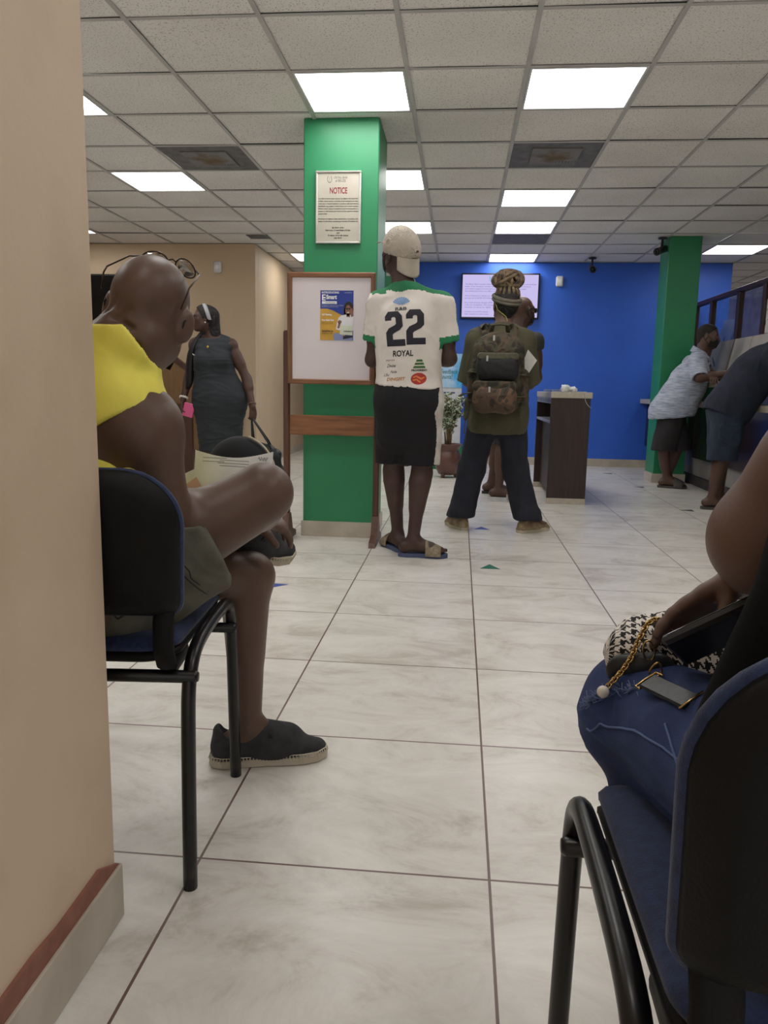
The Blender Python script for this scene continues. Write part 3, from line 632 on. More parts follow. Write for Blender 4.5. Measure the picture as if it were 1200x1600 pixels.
# ------------------------------------------------------------------ stacking chairs
M_navyfab = mat('navy_seat_fabric', (36, 52, 92), .9, (26, 38, 70), scale=90, bump=.25, bscale=500, sheen=.15)
M_shell = mat('black_chair_plastic', (14, 14, 15), .6, (11, 11, 12), scale=20, bump=.15, bscale=300, spec=.25)
M_tube = mat('black_tube_metal', (14, 14, 15), .32)
def rrect(hw, hh, r, n=8, rt=None):
    rt = r if rt is None else rt; P = []
    for cx_, cy_, a0, q in ((hw-rt, hh-rt, 0, rt), (-hw+rt, hh-rt, PI/2, rt), (-hw+r, -hh+r, PI, r), (hw-r, -hh+r, 1.5*PI, r)):
        for k in range(n+1): a = a0+PI/2*k/n; P.append((cx_+q*math.cos(a), cy_+q*math.sin(a)))
    return np.array(P)
def lofted(out, layers, fmap, name, m, parent):
    """layers: (inset, depth); outline shrunk by the inset and mapped to 3-D by fmap(u,v,depth); filled ends by rings to the middle"""
    n = len(out); V = []; F = []; hw, hh = np.abs(out).max(0)
    rings = []
    for ins, d in layers: rings.append((out*A((hw-ins)/hw, (hh-ins)/hh), d))
    first = [(rings[0][0]*k, rings[0][1]) for k in (.02, .4, .75)]; last = [(rings[-1][0]*k, rings[-1][1]) for k in (.75, .4, .02)]
    rings = first+rings+last
    for P, d in rings: V += [fmap(u, v, d) for u, v in P]
    for i in range(len(rings)-1):
        for k in range(n): q = (k+1) % n; F.append((i*n+k, i*n+q, (i+1)*n+q, (i+1)*n+k))
    F.append(tuple(range(n))[::-1]); F.append(tuple((len(rings)-1)*n+k for k in range(n)))
    return mesh_obj(name, V, F, m, parent)
def chair(label, x, y, rot, group='navy stacking chairs'):
    R_ = rotz(rot); o = A(x, y, 0)
    T = lambda p: o+R_@A(*p)
    t = thing('stacking_chair', label, 'chair', (x, y, 0), group)
    for s in (-1, 1):
        pth = [(s*.25, -.222, 0), (s*.25, -.216, .2), (s*.25, -.21, .36), (s*.25, -.2, .415), (s*.25, -.17, .455), (s*.25, -.12, .472), (s*.25, -.02, .478), (s*.25, .09, .478), (s*.25, .145, .474), (s*.25, .175, .455), (s*.25, .187, .42), (s*.25, .196, .36), (s*.25, .21, .18), (s*.25, .225, 0)]
        P = np.array(pth); Q = [P[0]]
        for a, b in zip(P[:-1], P[1:]): Q += [a*.67+b*.33, a*.33+b*.67, b]
        Q = np.array(Q)
        for _ in range(3): Q[1:-1] = (Q[:-2]+2*Q[1:-1]+Q[2:])/4
        MB().tube([T(p) for p in Q], .0148, 14, flat=.93, hint=R_@A(1, 0, 0)).build('leg_frame', M_tube, t)
    for yy, zz in ((-.198, .425), (.17, .405)):
        MB().tube([T((-.268, yy, zz)), T((-.262, yy, zz)), T((.262, yy, zz)), T((.268, yy, zz))], [.009, .0125, .0125, .009], 12).build('crossbar', M_tube, t)
    def smap(u, v, d):
        drop = .05*max(0, (v-.14)/.07)**2 if v > .14 else 0
        return T((u, v, d-drop+.06*u*u))
    out = rrect(.228, .215, .06)
    lofted(out, [(.012, .452), (0, .46), (0, .468), (.01, .474)], smap, 'seat_shell', M_shell, t)
    lofted(out, [(.012, .472), (.001, .477), (0, .487), (.008, .497), (.03, .503)], smap, 'seat_pad', M_navyfab, t)
    th = .14
    def bmap(u, v, d): # d grows towards the sitter
        z = .690+v; yb = -.238-.18*(v+.13)
        return T((u, yb+d+.28*u*u, z))
    bo = rrect(.256, .138, .03, 8, .1)
    bo[:, 0] *= np.where(bo[:, 1] < 0, 1-.05*np.abs(bo[:, 1])/.138, 1)
    lofted(bo, [(.06, -.032), (.03, -.034), (.02, -.031), (.003, -.01), (0, -.002)], bmap, 'back_shell', M_shell, t)
    lofted(bo*A(1.016, 1.02), [(.008, -.006), (.001, -.001), (0, .006), (.005, .018), (.02, .028), (.05, .032)], bmap, 'backrest_pad', M_navyfab, t)
    for s in (-1, 1):
        pth = [(s*.215, -.215, .60), (s*.215, -.236, .54), (s*.215, -.238, .49), (s*.215, -.22, .455), (s*.215, -.18, .44), (s*.215, -.1, .446)]
        MB().tube([T(p) for p in pth], .02, 12, flat=.5, hint=R_@A(0, 1, 0)).build('back_bracket', M_shell, t)
    return t
chair('navy stacking chair under the bald man in yellow', -.762, 1.545, .085)
chair('navy stacking chair in the near right corner under the jeans wearer', .415, .755, 0)
chair('small far chair with thin black legs behind the woman', -2.77, 8.57, PI)
# ------------------------------------------------------------------ sculpting engine: smooth unions of tapered limbs, meshed by surface nets
BIG = 1.0
def rc(a, b, ra, rb, k=.02, flat=None, cut=None, openr=None, sub=False):
    return dict(t='rc', a=A(*a), b=A(*b), ra=ra, rb=rb, k=k, flat=flat, cut=cut, openr=openr, sub=sub)
def el(c, r, ax=None, k=.02, sub=False, cut=None):
    return dict(t='el', c=A(*c), r=A(*np.broadcast_to(r, (3,))), ax=np.eye(3) if ax is None else np.asarray(ax), k=k, sub=sub, cut=cut, openr=None)
def pbox(p, inf=0):
    if p['t'] == 'rc': m = max(p['ra'], p['rb'])*1.25; return np.minimum(p['a'], p['b'])-m, np.maximum(p['a'], p['b'])+m
    m = p['r'].max(); return p['c']-m, p['c']+m
def peval(p, X, Y, Z):
    if p['t'] == 'rc':
        a, b = p['a'], p['b']; px, py, pz = X-a[0], Y-a[1], Z-a[2]; ba = b-a; s = 1
        if p['flat'] is not None:
            n, s = p['flat']; n = nrm(n); q = (px*n[0]+py*n[1]+pz*n[2])*(1/s-1); px, py, pz = px+q*n[0], py+q*n[1], pz+q*n[2]
            ba = ba+n*(ba@n)*(1/s-1)
        L = ba@ba+1e-12; t = np.clip((px*ba[0]+py*ba[1]+pz*ba[2])/L, 0, 1)
        d = np.sqrt((px-t*ba[0])**2+(py-t*ba[1])**2+(pz-t*ba[2])**2)-(p['ra']+(p['rb']-p['ra'])*t)
        if s < 1: d = d*(1+s)/2
    else:
        c, ax, r = p['c'], p['ax'], p['r']; px, py, pz = X-c[0], Y-c[1], Z-c[2]
        u = [(px*ax[i][0]+py*ax[i][1]+pz*ax[i][2]) for i in range(3)]
        k0 = np.sqrt(sum((u[i]/r[i])**2 for i in range(3)))+1e-9; k1 = np.sqrt(sum((u[i]/r[i]**2)**2 for i in range(3)))+1e-9
        d = k0*(k0-1)/k1
    if p['cut'] is not None:
        q, n = p['cut']; n = nrm(n); pl = (X-q[0])*n[0]+(Y-q[1])*n[1]+(Z-q[2])*n[2]
        if p['openr']:
            th, dep = p['openr']; cav = np.maximum(d+th, -(pl+dep)); d = np.maximum(np.maximum(d, pl), -cav)
        else: d = np.maximum(d, pl)
    return d
def sculpt(prims, h, cuts=(), opens=(), smooth=2):
    los, his = zip(*[pbox(p) for p in prims if not p['sub']]); lo = np.min(los, 0)-.03; hi = np.max(his, 0)+.03
    n = np.ceil((hi-lo)/h).astype(int)+1; D = np.full(n, BIG, np.float32)
    g = [(lo[i]+h*np.arange(n[i])).astype(np.float32) for i in range(3)]
    for p in prims:
        a, b = pbox(p); m = p['k']+3*h; i0 = np.clip(((a-m-lo)/h).astype(int), 0, n); i1 = np.clip(((b+m-lo)/h).astype(int)+2, 0, n)
        if (i1 <= i0).any(): continue
        sl = tuple(slice(i0[i], i1[i]) for i in range(3))
        X, Y, Z = g[0][sl[0]][:, None, None], g[1][sl[1]][None, :, None], g[2][sl[2]][None, None, :]
        d = np.broadcast_to(peval(p, X, Y, Z), D[sl].shape); S = D[sl]; k = max(p['k'], 1e-4)
        if p['sub']: hh = np.clip(.5-.5*(S+d)/k, 0, 1); D[sl] = S*(1-hh)-d*hh+k*hh*(1-hh)
        else: hh = np.clip(.5+.5*(S-d)/k, 0, 1); D[sl] = S*(1-hh)+d*hh-k*hh*(1-hh)
    X, Y, Z = g[0][:, None, None], g[1][None, :, None], g[2][None, None, :]
    D0 = D
    for q, nn in cuts:
        nn = nrm(nn); D = np.maximum(D, (X-q[0])*nn[0]+(Y-q[1])*nn[1]+(Z-q[2])*nn[2])
    for q, nn, dep, th in opens:
        nn = nrm(nn); pl = (X-q[0])*nn[0]+(Y-q[1])*nn[1]+(Z-q[2])*nn[2]
        D = np.maximum(D, -np.maximum(D0+th, -(pl+dep)))
    D = D.astype(np.float32)
    D[0] = D[-1] = BIG; D[:, 0] = D[:, -1] = BIG; D[:, :, 0] = D[:, :, -1] = BIG
    return surfnet(D, lo, h, smooth)
def surfnet(D, lo, h, smooth):
    S = D < 0; c = [(i, j, k) for i in (0, 1) for j in (0, 1) for k in (0, 1)]; n = D.shape
    cnt = np.zeros([x-1 for x in n], np.uint8)
    for i, j, k in c: cnt += S[i:n[0]-1+i, j:n[1]-1+j, k:n[2]-1+k]
    mask = (cnt > 0) & (cnt < 8); I = np.argwhere(mask); vid = np.full(mask.shape, -1, np.int32); vid[mask] = np.arange(len(I))
    acc = np.zeros((len(I), 3)); num = np.zeros(len(I))
    for x in range(8):
        for y in range(x+1, 8):
            a, b = A(*c[x]), A(*c[y])
            if np.abs(a-b).sum() != 1: continue
            d0 = D[I[:, 0]+c[x][0], I[:, 1]+c[x][1], I[:, 2]+c[x][2]]; d1 = D[I[:, 0]+c[y][0], I[:, 1]+c[y][1], I[:, 2]+c[y][2]]
            m = (d0 < 0) != (d1 < 0); t = np.where(m, d0/(d0-d1+1e-12*(~m)), 0)
            acc += np.where(m[:, None], a+t[:, None]*(b-a), 0); num += m
    V = lo+h*(I+acc/num[:, None]); F = []
    for ax in range(3):
        u, v = (ax+1) % 3, (ax+2) % 3
        s0 = [slice(1, -1)]*3; s1 = [slice(1, -1)]*3; s0[ax] = slice(0, n[ax]-1); s1[ax] = slice(1, n[ax])
        m = S[tuple(s0)] != S[tuple(s1)]; E = np.argwhere(m); st = S[tuple(s0)][m]
        if len(E) == 0: continue
        off = [1, 1, 1]; off[ax] = 0; E = E+off
        q = []
        for du, dv in ((-1, -1), (0, -1), (0, 0), (-1, 0)):
            e = E.copy(); e[:, u] += du; e[:, v] += dv; q.append(vid[e[:, 0], e[:, 1], e[:, 2]])
        q = np.stack(q, 1); q[~st] = q[~st][:, ::-1]; F.append(q)
    F = np.concatenate(F)
    V = relax(V, F, smooth)
    return V, F
def relax(V, F, it):
    if it <= 0: return V
    e = np.concatenate([F[:, [0, 1]], F[:, [1, 2]], F[:, [2, 3]], F[:, [3, 0]]]); e = np.concatenate([e, e[:, ::-1]])
    deg = np.bincount(e[:, 0], minlength=len(V))+1e-9
    for i in range(it*2):
        lam = .55 if i % 2 == 0 else -.38
        M = np.stack([np.bincount(e[:, 0], V[e[:, 1], k], len(V)) for k in range(3)], 1)/deg[:, None]; V = V+lam*(M-V)
    return V
def normals(V, F):
    n = np.cross(V[F[:, 2]]-V[F[:, 0]], V[F[:, 3]]-V[F[:, 1]]); N = np.zeros_like(V)
    for k in range(4):
        for a in range(3): N[:, a] += np.bincount(F[:, k], n[:, a], len(V))
    return N/(np.linalg.norm(N, axis=1)[:, None]+1e-12)
def wrinkle(V, F, amp, sc, seed=0, stretch=(1, 1, 1), ridge=True):
    """soft folds pushed along the normals"""
    N = normals(V, F); d = np.empty(len(V)); s = A(*stretch)*sc
    for i, p in enumerate(V*s+seed*13.7):
        q = Vector(p); w_ = mnoise.noise(q*.6); v = mnoise.noise(q+Vector((w_*1.5, w_, -w_)))
        d[i] = (1-2.2*abs(v)) if ridge else v
    return V+N*(amp*d)[:, None]
def head_frame(f, u):
    f = nrm(f); r = nrm(np.cross(f, u)); return r, f, np.cross(r, f)
def head_prims(c, f, u, s=1.0, neck=None, female=False, fat=1.0, mouth=0):
    r, f, u = head_frame(f, u); c = A(*c); ax = np.stack([r, f, u])
    L = lambda x, y, z: c+s*(r*x+f*y+u*z)
    w_ = .95 if female else 1.0
    P = [el(L(0, -.012, .03), s*A(.077*w_, .098, .088), ax, .01), el(L(0, .022, -.032), s*A(.064*w_*fat, .07, .085), ax, .03),
         rc(L(-.045*fat, .005, -.06), L(0, .058, -.092), s*.024*fat, s*.022, .025), rc(L(.045*fat, .005, -.06), L(0, .058, -.092), s*.024*fat, s*.022, .025),
         el(L(0, .07, -.095), s*A(.022, .018, .016), ax, .018),
         rc(L(-.04, .073, .022), L(.04, .073, .022), s*.014, s*.014, .02),
         el(L(-.042, .055, -.022), s*A(.024, .022, .022), ax, .02), el(L(.042, .055, -.022), s*A(.024, .022, .022), ax, .02),
         el(L(-.031, .093, .004), s*A(.017, .014, .011), ax, .012, sub=True), el(L(.031, .093, .004), s*A(.017, .014, .011), ax, .012, sub=True),
         el(L(-.031, .074, .003), s*.0125, ax, .003), el(L(.031, .074, .003), s*.0125, ax, .003),
         rc(L(0, .088, .008), L(0, .107, -.03), s*.008, s*.0125, .012), el(L(-.014, .094, -.035), s*A(.01, .011, .009), ax, .008), el(L(.014, .094, -.035), s*A(.01, .011, .009), ax, .008),
         rc(L(-.02, .088, -.058), L(.02, .088, -.058), s*.007, s*.007, .006), rc(L(-.018, .087, -.069), L(.018, .087, -.069), s*.0078, s*.0078, .006)]
    for sg in (-1, 1):
        ex = nrm(r*sg*.9-f*.35)
        P += [el(L(sg*.079*w_, -.008, -.004), s*A(.009, .02, .033), np.stack([ex, nrm(np.cross(u, ex)), u]), .008), el(L(sg*.09*w_, -.002, -.003), s*A(.006, .011, .02), np.stack([ex, nrm(np.cross(u, ex)), u]), .006, sub=True)]
    if neck is not None: P.append(rc(L(0, -.02, -.055), neck, s*(.052 if female else .06)*fat, s*(.05 if female else .062)*fat, .03))
    return P
def hand_prims(w, d, n, side, s=1.0, curl=(.25, .35, .25), spread=.1, thumb=.5):
    """w wrist, d finger direction, n palm normal, side +1 right hand, -1 left: thumb direction is side*cross(n, d)"""
    d = nrm(d); n = nrm(n-d*(n@d)); t = np.cross(n, d)*side; w = A(*w)
    P = [rc(w, w+d*.085*s, .03*s, .04*s, .012, (n, .42)), rc(w+d*.03*s+t*.02*s, w+d*.06*s+t*.028*s, .016*s, .013*s, .012)]
    for i, (o, L, r) in enumerate(((.029, .070, .0092), (.010, .078, .0096), (-.0095, .072, .0092), (-.028, .058, .0082))):
        p = w+d*(.088-.004*abs(i-1))*s+t*o*s; dd = nrm(d+t*spread*(1.5-i)*.5); nn = nrm(n-dd*(n@dd)); a = 0
        for j, q in enumerate((.45, .31, .24)):
            a += curl[j]; e = p+(dd*math.cos(a)+nn*math.sin(a))*L*q*s*1.0
            P.append(rc(p, e, r*s*(1-.08*j), r*s*(.94-.1*j), .005)); p = e
    b = w+d*.028*s+t*.027*s+n*.006*s; td = nrm(d*.75+t*(.9-thumb)+n*thumb); e = b+td*.042*s; e2 = e+nrm(td+n*.25+d*.15)*.032*s
    P += [rc(b, e, .0135*s, .0105*s, .008), rc(e, e2, .0105*s, .0085*s, .004)]
    return P
def foot_prims(an, fd, s=1.0, z0=0, toes=True, pitch=0, side=1, upv=None):
    """an ankle joint; fd where the toes point; sole rests on z0"""
    fd = nrm(fd); an = A(*an); up_ = A(0, 0, 1) if abs(fd[2]) < .3 else nrm(A(0, 0, 1)-fd*fd[2])
    if upv is not None: up_ = nrm(A(*upv)-fd*(A(*upv)@fd))
    r = np.cross(fd, up_)
    b = an-up_*(an[2]-z0) if z0 is not None else an-up_*.085*s
    H = b-fd*.045*s+up_*.033*s; M = b+fd*.10*s+up_*.03*s; T = b+fd*.15*s+up_*.02*s
    P = [rc(an, H, .036*s, .034*s, .025), rc(H, M, .033*s, .036*s, .02, (up_, .85)), rc(an+fd*.03*s-up_*.005*s, M, .034*s, .03*s, .025), rc(M, T, .038*s, .036*s, .02, (up_, .6))]
    if toes:
        for i, (o, L, q) in enumerate(((.026, .195, .0125), (.008, .19, .0095), (-.008, .182, .009), (-.021, .172, .0085), (-.033, .16, .008))):
            o = -o*side; P.append(rc(T+r*o*s*.95-fd*.01*s-up_*.004*s, b+r*o*s*1.08+fd*L*s+up_*.012*s, q*s, q*s*.9, .006))
    return P
def leg_prims(hip, kn, an, s=1.0, back=None, thigh=.086, calf=.05, k=.03):
    hip, kn, an = A(*hip), A(*kn), A(*an); bk = nrm(back) if back is not None else A(0, -1, 0)
    ax = nrm(an-kn)
    return [rc(hip, kn, thigh*s, .056*s, k), rc(kn, an, .05*s, .034*s, k), rc(kn+ax*.06*s+bk*.012*s, kn+ax*.2*s+bk*.014*s, calf*s, .04*s, .03), el(kn-bk*.012*s, .052*s, None, .03)]
def arm_prims(sh, elb, wr, s=1.0, k=.025, r=(.05, .042, .03)):
    sh, elb, wr = A(*sh), A(*elb), A(*wr); a = nrm(elb-sh); f = nrm(wr-elb)
    return [el(sh, .06*s, None, k), rc(sh, elb, r[0]*s, r[1]*s*.93, k), rc(sh+a*.1*s, sh+a*.18*s, r[0]*s*1.02, r[0]*s*.98, k), rc(elb, wr, r[1]*s*.95, r[2]*s*.92, k), rc(elb+f*.04*s, elb+f*.09*s, r[1]*s*1.06, r[1]*s, k)]
def torso_prims(J, s=1.0, inf=0, chest=(.158, .112, .17), belly=(.14, .105), hipr=(.16, .12, .12), k=.05):
    sl, sr_, pe, ch, nk = (A(*J[x]) for x in ('sl', 'sr', 'pelvis', 'chest', 'neck'))
    cr_ = nrm(sr_-sl); up_ = nrm(ch-pe); cf = nrm(np.cross(up_, cr_)); cu = np.cross(cr_, cf); axc = np.stack([cr_, cf, cu])
    pr_ = nrm(A(*J['hr'])-A(*J['hl'])); pu = nrm(up_*.5+A(0, 0, 1)*.5); pf = nrm(np.cross(pu, pr_)); axp = np.stack([pr_, pf, np.cross(pr_, pf)])
    P = [el(ch, A(*chest)*s+inf, axc, k), rc(pe+pu*.03*s, ch-cu*.05*s, belly[0]*s+inf, belly[0]*s*1.03+inf, k, (cf, belly[1]/belly[0])), el(pe, A(*hipr)*s+inf, axp, k),
         rc(nk-cu*.02*s, sl-cu*.0*s, .055*s+inf, .05*s+inf, k), rc(nk-cu*.02*s, sr_, .055*s+inf, .05*s+inf, k), el(ch+cu*.1*s, A(.15, .095, .1)*s+inf, axc, k)]
    for sg in (-1, 1): P.append(el(pe-pf*.055*s+pr_*.068*s*sg-pu*.03*s, A(.088, .088, .1)*s+inf, axp, k))
    return P
def cloth(name, parent, prims, m, h=.007, cuts=(), opens=(), amp=.003, sc=14, seed=0, stretch=(1, 1, .55), smooth=2, mif=None, ridge=True):
    V, F = sculpt(prims, h, cuts, opens, smooth)
    if amp: V = wrinkle(V, F, amp, sc, seed, stretch, ridge)
    mi = mif(V[F].mean(1), normals(V, F)[F].mean(1)) if mif else None
    o = mesh_obj(name, V, F, m, parent, True, mi); o['_vf'] = 0; del o['_vf']
    return o
def bvh(o):
    off = wloc(o); me = o.data
    return BVHTree.FromPolygons([Vector(v.co)+Vector(off) for v in me.vertices], [tuple(p.vertices) for p in me.polygons])
def cutgrid(V2, F, step):
    """split flat lettering by a fine grid so that it can follow a curved surface"""
    bm = bmesh.new(); vs = [bm.verts.new((u, v, 0)) for u, v in V2]
    for f in F:
        try: bm.faces.new([vs[i] for i in f])
        except ValueError: pass
    lo, hi = V2.min(0), V2.max(0)
    for a in range(2):
        for c in np.arange(math.floor(lo[a]/step)*step+step*.37, hi[a], step):
            co = [0, 0, 0]; co[a] = c; no = [0, 0, 0]; no[a] = 1
            bmesh.ops.bisect_plane(bm, geom=bm.verts[:]+bm.edges[:]+bm.faces[:], plane_co=co, plane_no=no)
    bm.verts.index_update(); V = np.array([v.co[:2] for v in bm.verts]); F2 = [tuple(v.index for v in f.verts) for f in bm.faces]; bm.free(); return V, F2
def decal(name, V2, F, tree, o, ex, ey, d, m, parent, step=.012, lift=.0015):
    V2, F = cutgrid(np.asarray(V2, float), F, step); o, ex, ey, d = (np.asarray(q, float) for q in (o, ex, ey, nrm(d))); V = []; ok = []
    for u, v in V2:
        p = o+u*ex+v*ey; hit = tree.ray_cast(Vector(p), Vector(d), 3)
        ok.append(hit[0] is not None); V.append(np.array(hit[0])-d*lift if hit[0] else p)
    F = [f for f in F if all(ok[i] for i in f)]
    if not F: return None
    used = sorted({i for f in F for i in f}); mp = {i: k for k, i in enumerate(used)}
    n = np.cross(V[F[0][1]]-V[F[0][0]], V[F[0][2]]-V[F[0][0]])
    F = [tuple(mp[i] for i in f) for f in F]
    if n@d > 0: F = [f[::-1] for f in F]
    return mesh_obj(name, [V[i] for i in used], F, m, parent)
def skin(name, c1, c2, rough=.5): return mat(name, c1, rough, c2, scale=7, detail=5, bump=.06, bscale=220, spec=.4, contrast=(.25, .75))
SK = {'dark': skin('skin_dark', (88, 62, 52), (74, 51, 43)), 'deep': skin('skin_deep', (74, 52, 46), (62, 43, 38)), 'brown': skin('skin_brown', (96, 70, 60), (84, 60, 51)), 'brownm': skin('skin_brown_warm', (102, 79, 67), (86, 65, 55), .44), 'mid': skin('skin_mid', (108, 82, 70), (94, 70, 60))}
E_white = mat('eye_white', (220, 214, 206), .2); E_iris = mat('dark_iris', (34, 22, 18), .15); E_lip = mat('lip', (120, 70, 66), .45); E_teeth = mat('teeth', (232, 226, 214), .3); E_brow = mat('brow_hair', (26, 20, 18), .8)
def face_mi(c, f, u, s=1.0, smile=False):
    r, f, u = head_frame(f, u); c = A(*c)
    def fn(C, N):
        q = C-c; x, y, z = q@r/s, q@f/s, q@u/s; m = np.zeros(len(C), int); ax_ = np.abs(x)
        front = y > .05
        m[front & (y > .076) & (((ax_-.031)/.0105)**2+((z-.003)/.0052)**2 < 1)] = 1
        m[front & (y > .076) & (((ax_-.031)/.005)**2+((z-.003)/.005)**2 < 1)] = 2
        m[front & ((x/.024)**2+((z+.0635)/.0115)**2 < 1)] = 3
        if smile: m[front & ((x/.019)**2+((z+.0635)/.0048)**2 < 1)] = 4
        m[front & (((ax_-.033)/.017)**2+((z-.024+((ax_-.033)*2)**2*3)/.0042)**2 < 1)] = 5
        return m
    return fn
def body(parent, prims, sk, h=.006, face=None, smooth=2):
    V, F = sculpt(prims, h, smooth=smooth); mi = face(V[F].mean(1), None) if face else None
    return mesh_obj('body', V, F, [SK[sk], E_white, E_iris, E_lip, E_teeth, E_brow], parent, True, mi)
def person(label, loc, group=None): return thing('person', label, 'person', loc)
# ------------------------------------------------------------------ person: man in the number 22 shirt
def mi_from(conds):
    def fn(C, N):
        m = np.zeros(len(C), int)
        for k, f in conds: m[f(C, N)] = k
        return m
    return fn
M_tee = mat('off_white_jersey', (222, 214, 206), .85, (212, 204, 196), scale=10, bump=.1, bscale=260)
M_jgreen = mat('green_jersey', (30, 118, 74), .8); M_blackcl = mat('black_shorts_cloth', (15, 15, 20), .9, (11, 11, 15), scale=12); M_panel = mat('white_side_panel', (206, 200, 192), .8, (186, 180, 172), scale=18)
J = dict(pelvis=(-.29, 4.45, .92), chest=(-.295, 4.44, 1.27), neck=(-.325, 4.45, 1.515), sl=(-.465, 4.46, 1.43), sr=(-.115, 4.43, 1.425), hl=(-.375, 4.47, .9), hr=(-.205, 4.44, .9))
HC = A(-.358, 4.475, 1.71); HF = (-.72, .62, .42); HU = (.1, -.3, 1)
el_l, el_r, wl, wr_ = (-.505, 4.5, 1.13), (-.065, 4.45, 1.14), (-.36, 4.70, 1.14), (-.22, 4.69, 1.15)
kl, kr, al, ar = (-.375, 4.55, .49), (-.205, 4.47, .49), (-.345, 4.6, .095), (-.245, 4.44, .092)
p22 = person('standing man seen from behind in white number 22 shirt and backwards beige cap', (-.29, 4.5, 0))
fl_l, fl_r = nrm((-.45, .9, 0)), nrm((1, .02, 0))
bp = torso_prims(J)+arm_prims(J['sl'], el_l, wl)+arm_prims(J['sr'], el_r, wr_)+leg_prims(J['hl'], kl, al, back=(0, -1, 0), calf=.062)+leg_prims(J['hr'], kr, ar, back=(-.3, -1, 0), calf=.064)
bp += foot_prims(al, fl_l, z0=.026, side=-1)+foot_prims(ar, fl_r, z0=.026, side=1)+head_prims(HC, HF, HU, 1.06, J['neck'])
bp += hand_prims(wl, (.9, .3, .2), (0, -1, .2), -1, curl=(.5, .6, .4))+hand_prims(wr_, (-.9, .3, .25), (0, -1, .2), 1, curl=(.5, .6, .4))
body(p22, bp, 'deep', .006, face_mi(HC, HF, HU, 1.06))
up0 = nrm(A(*J['chest'])-A(*J['pelvis']))
tp = torso_prims(J, inf=.014, chest=(.162, .118, .19), belly=(.152, .115), hipr=(.165, .122, .13))
tp.append(rc((-.29, 4.445, 1.3), (-.29, 4.445, .93), .155, .168, .06, ((0, 1, 0), .74)))
for sh, e in ((J['sl'], el_l), (J['sr'], el_r)):
    sh, e = A(*sh), A(*e); d = nrm(e-sh); q = sh+d*.2
    tp.append(rc(sh-d*.01, q+d*.03, .069, .071, .03, cut=(q, d), openr=(.012, .03)))
slc = [(A(*J['sl']), A(*el_l)), (A(*J['sr']), A(*el_r))]
def shirt_green(C, N):
    m = np.zeros(len(C), bool)
    for sh, e in slc:
        d = nrm(e-sh); t = (C-sh)@d; ax_ = sh+d*t[:, None]; rad = np.linalg.norm(C-ax_, axis=1); arm = rad < .085
        m |= arm & (t > .168) & (t < .23); out = nrm(A(np.sign(e[0]+.29), .25, .1)); m |= arm & (t > -.06) & (t < .17) & (N@out > .86)
    m |= (C[:, 2] > 1.36) & (N[:, 2] > .62)
    nk = np.hypot(C[:, 0]+.325, C[:, 1]-4.45); m |= (nk < .088) & (C[:, 2] > 1.47)
    m |= (C[:, 2] > 1.505)
    return m
sh22 = cloth('shirt', p22, tp, [M_tee, M_jgreen], .006, cuts=[((-.325, 4.45, 1.548), (0, .12, 1)), ((-.29, 4.4, .983), (-.05, .1, -1))], opens=[((-.29, 4.4, .983), (-.05, .1, -1), .03, .012)], amp=.0045, sc=11, seed=2, stretch=(1, 1, .8), mif=mi_from([(1, shirt_green)]))
sp = [el((-.29, 4.44, .93), (.176, .14, .14), None, .06), rc((-.36, 4.405, .87), (-.215, 4.405, .87), .112, .112, .08), rc((-.37, 4.43, .7), (-.21, 4.43, .7), .1, .1, .08)]
for hp, k_ in ((J['hl'], kl), (J['hr'], kr)):
    hp, k_ = A(*hp), A(*k_); q = hp+(k_-hp)*.88; d = A(0, 0, -1)
    sp.append(rc(hp+A(0, 0, .02), q+A(.0, -.01, -.05), .105, .102, .04, cut=(q, d), openr=(.012, .05)))
cloth('shorts', p22, sp, [M_blackcl, M_panel], .006, cuts=[((0, 0, 1.0), (0, 0, 1))], amp=.004, sc=9, seed=4, stretch=(1, 1, .35), mif=mi_from([(1, lambda C, N: (C[:, 0] > -.2) & (N[:, 0] > .72))]))
# slides
M_sole = mat('slate_blue_sole', (74, 84, 116), .7); M_strap = mat('tan_slide_strap', (150, 136, 112), .7, (120, 106, 86), scale=60)
def slide(parent, an, fd, side, z=0, msole=None, mstrap=None, s=1.0, L=.205, name='slide_sandal', th=.024):
    fd = nrm(fd); r = np.cross(fd, A(0, 0, 1)); b = A(an[0], an[1], z)
    out = [(-.085, 0), (-.075, .026), (-.04, .036), (.03, .035), (.09, .046), (.14, .05), (.18, .042), (L, .012), (L, -.012), (.18, -.04), (.14, -.046), (.09, -.04), (.03, -.031), (-.04, -.034), (-.075, -.024)]
    sl_ = MB().prism([(u*s, v*s) for u, v in out], b, fd, -r, (0, 0, th)).build(name, msole or M_sole, parent)
    # strap arched over the instep
    V = []; F = []; n = 13
    for i, u in enumerate((.075, .105, .14, .165)):
        for k in range(n):
            a = PI*k/(n-1); w_ = .05+.003*i-.004*(i == 3); hgt = .084-.013*i
            for q in (0, .006): V.append(b+fd*u*s+(-r)*(math.cos(a)*(w_+q-.002))*s+A(0, 0, .014+math.sin(a)*(hgt+q)*s))
    for i in range(3):
        for k in range(n-1):
            a0 = (i*n+k)*2; b0 = ((i+1)*n+k)*2; F += [(a0+1, a0+3, b0+3, b0+1), (a0, b0, b0+2, a0+2)]
    for i in (0, 3):
        for k in range(n-1): a0 = (i*n+k)*2; F.append((a0, a0+2, a0+3, a0+1) if i == 0 else (a0, a0+1, a0+3, a0+2))
    mesh_obj('strap', V, F, mstrap or M_strap, sl_)
    return sl_
slide(p22, al, fl_l, -1); slide(p22, ar, fl_r, 1)
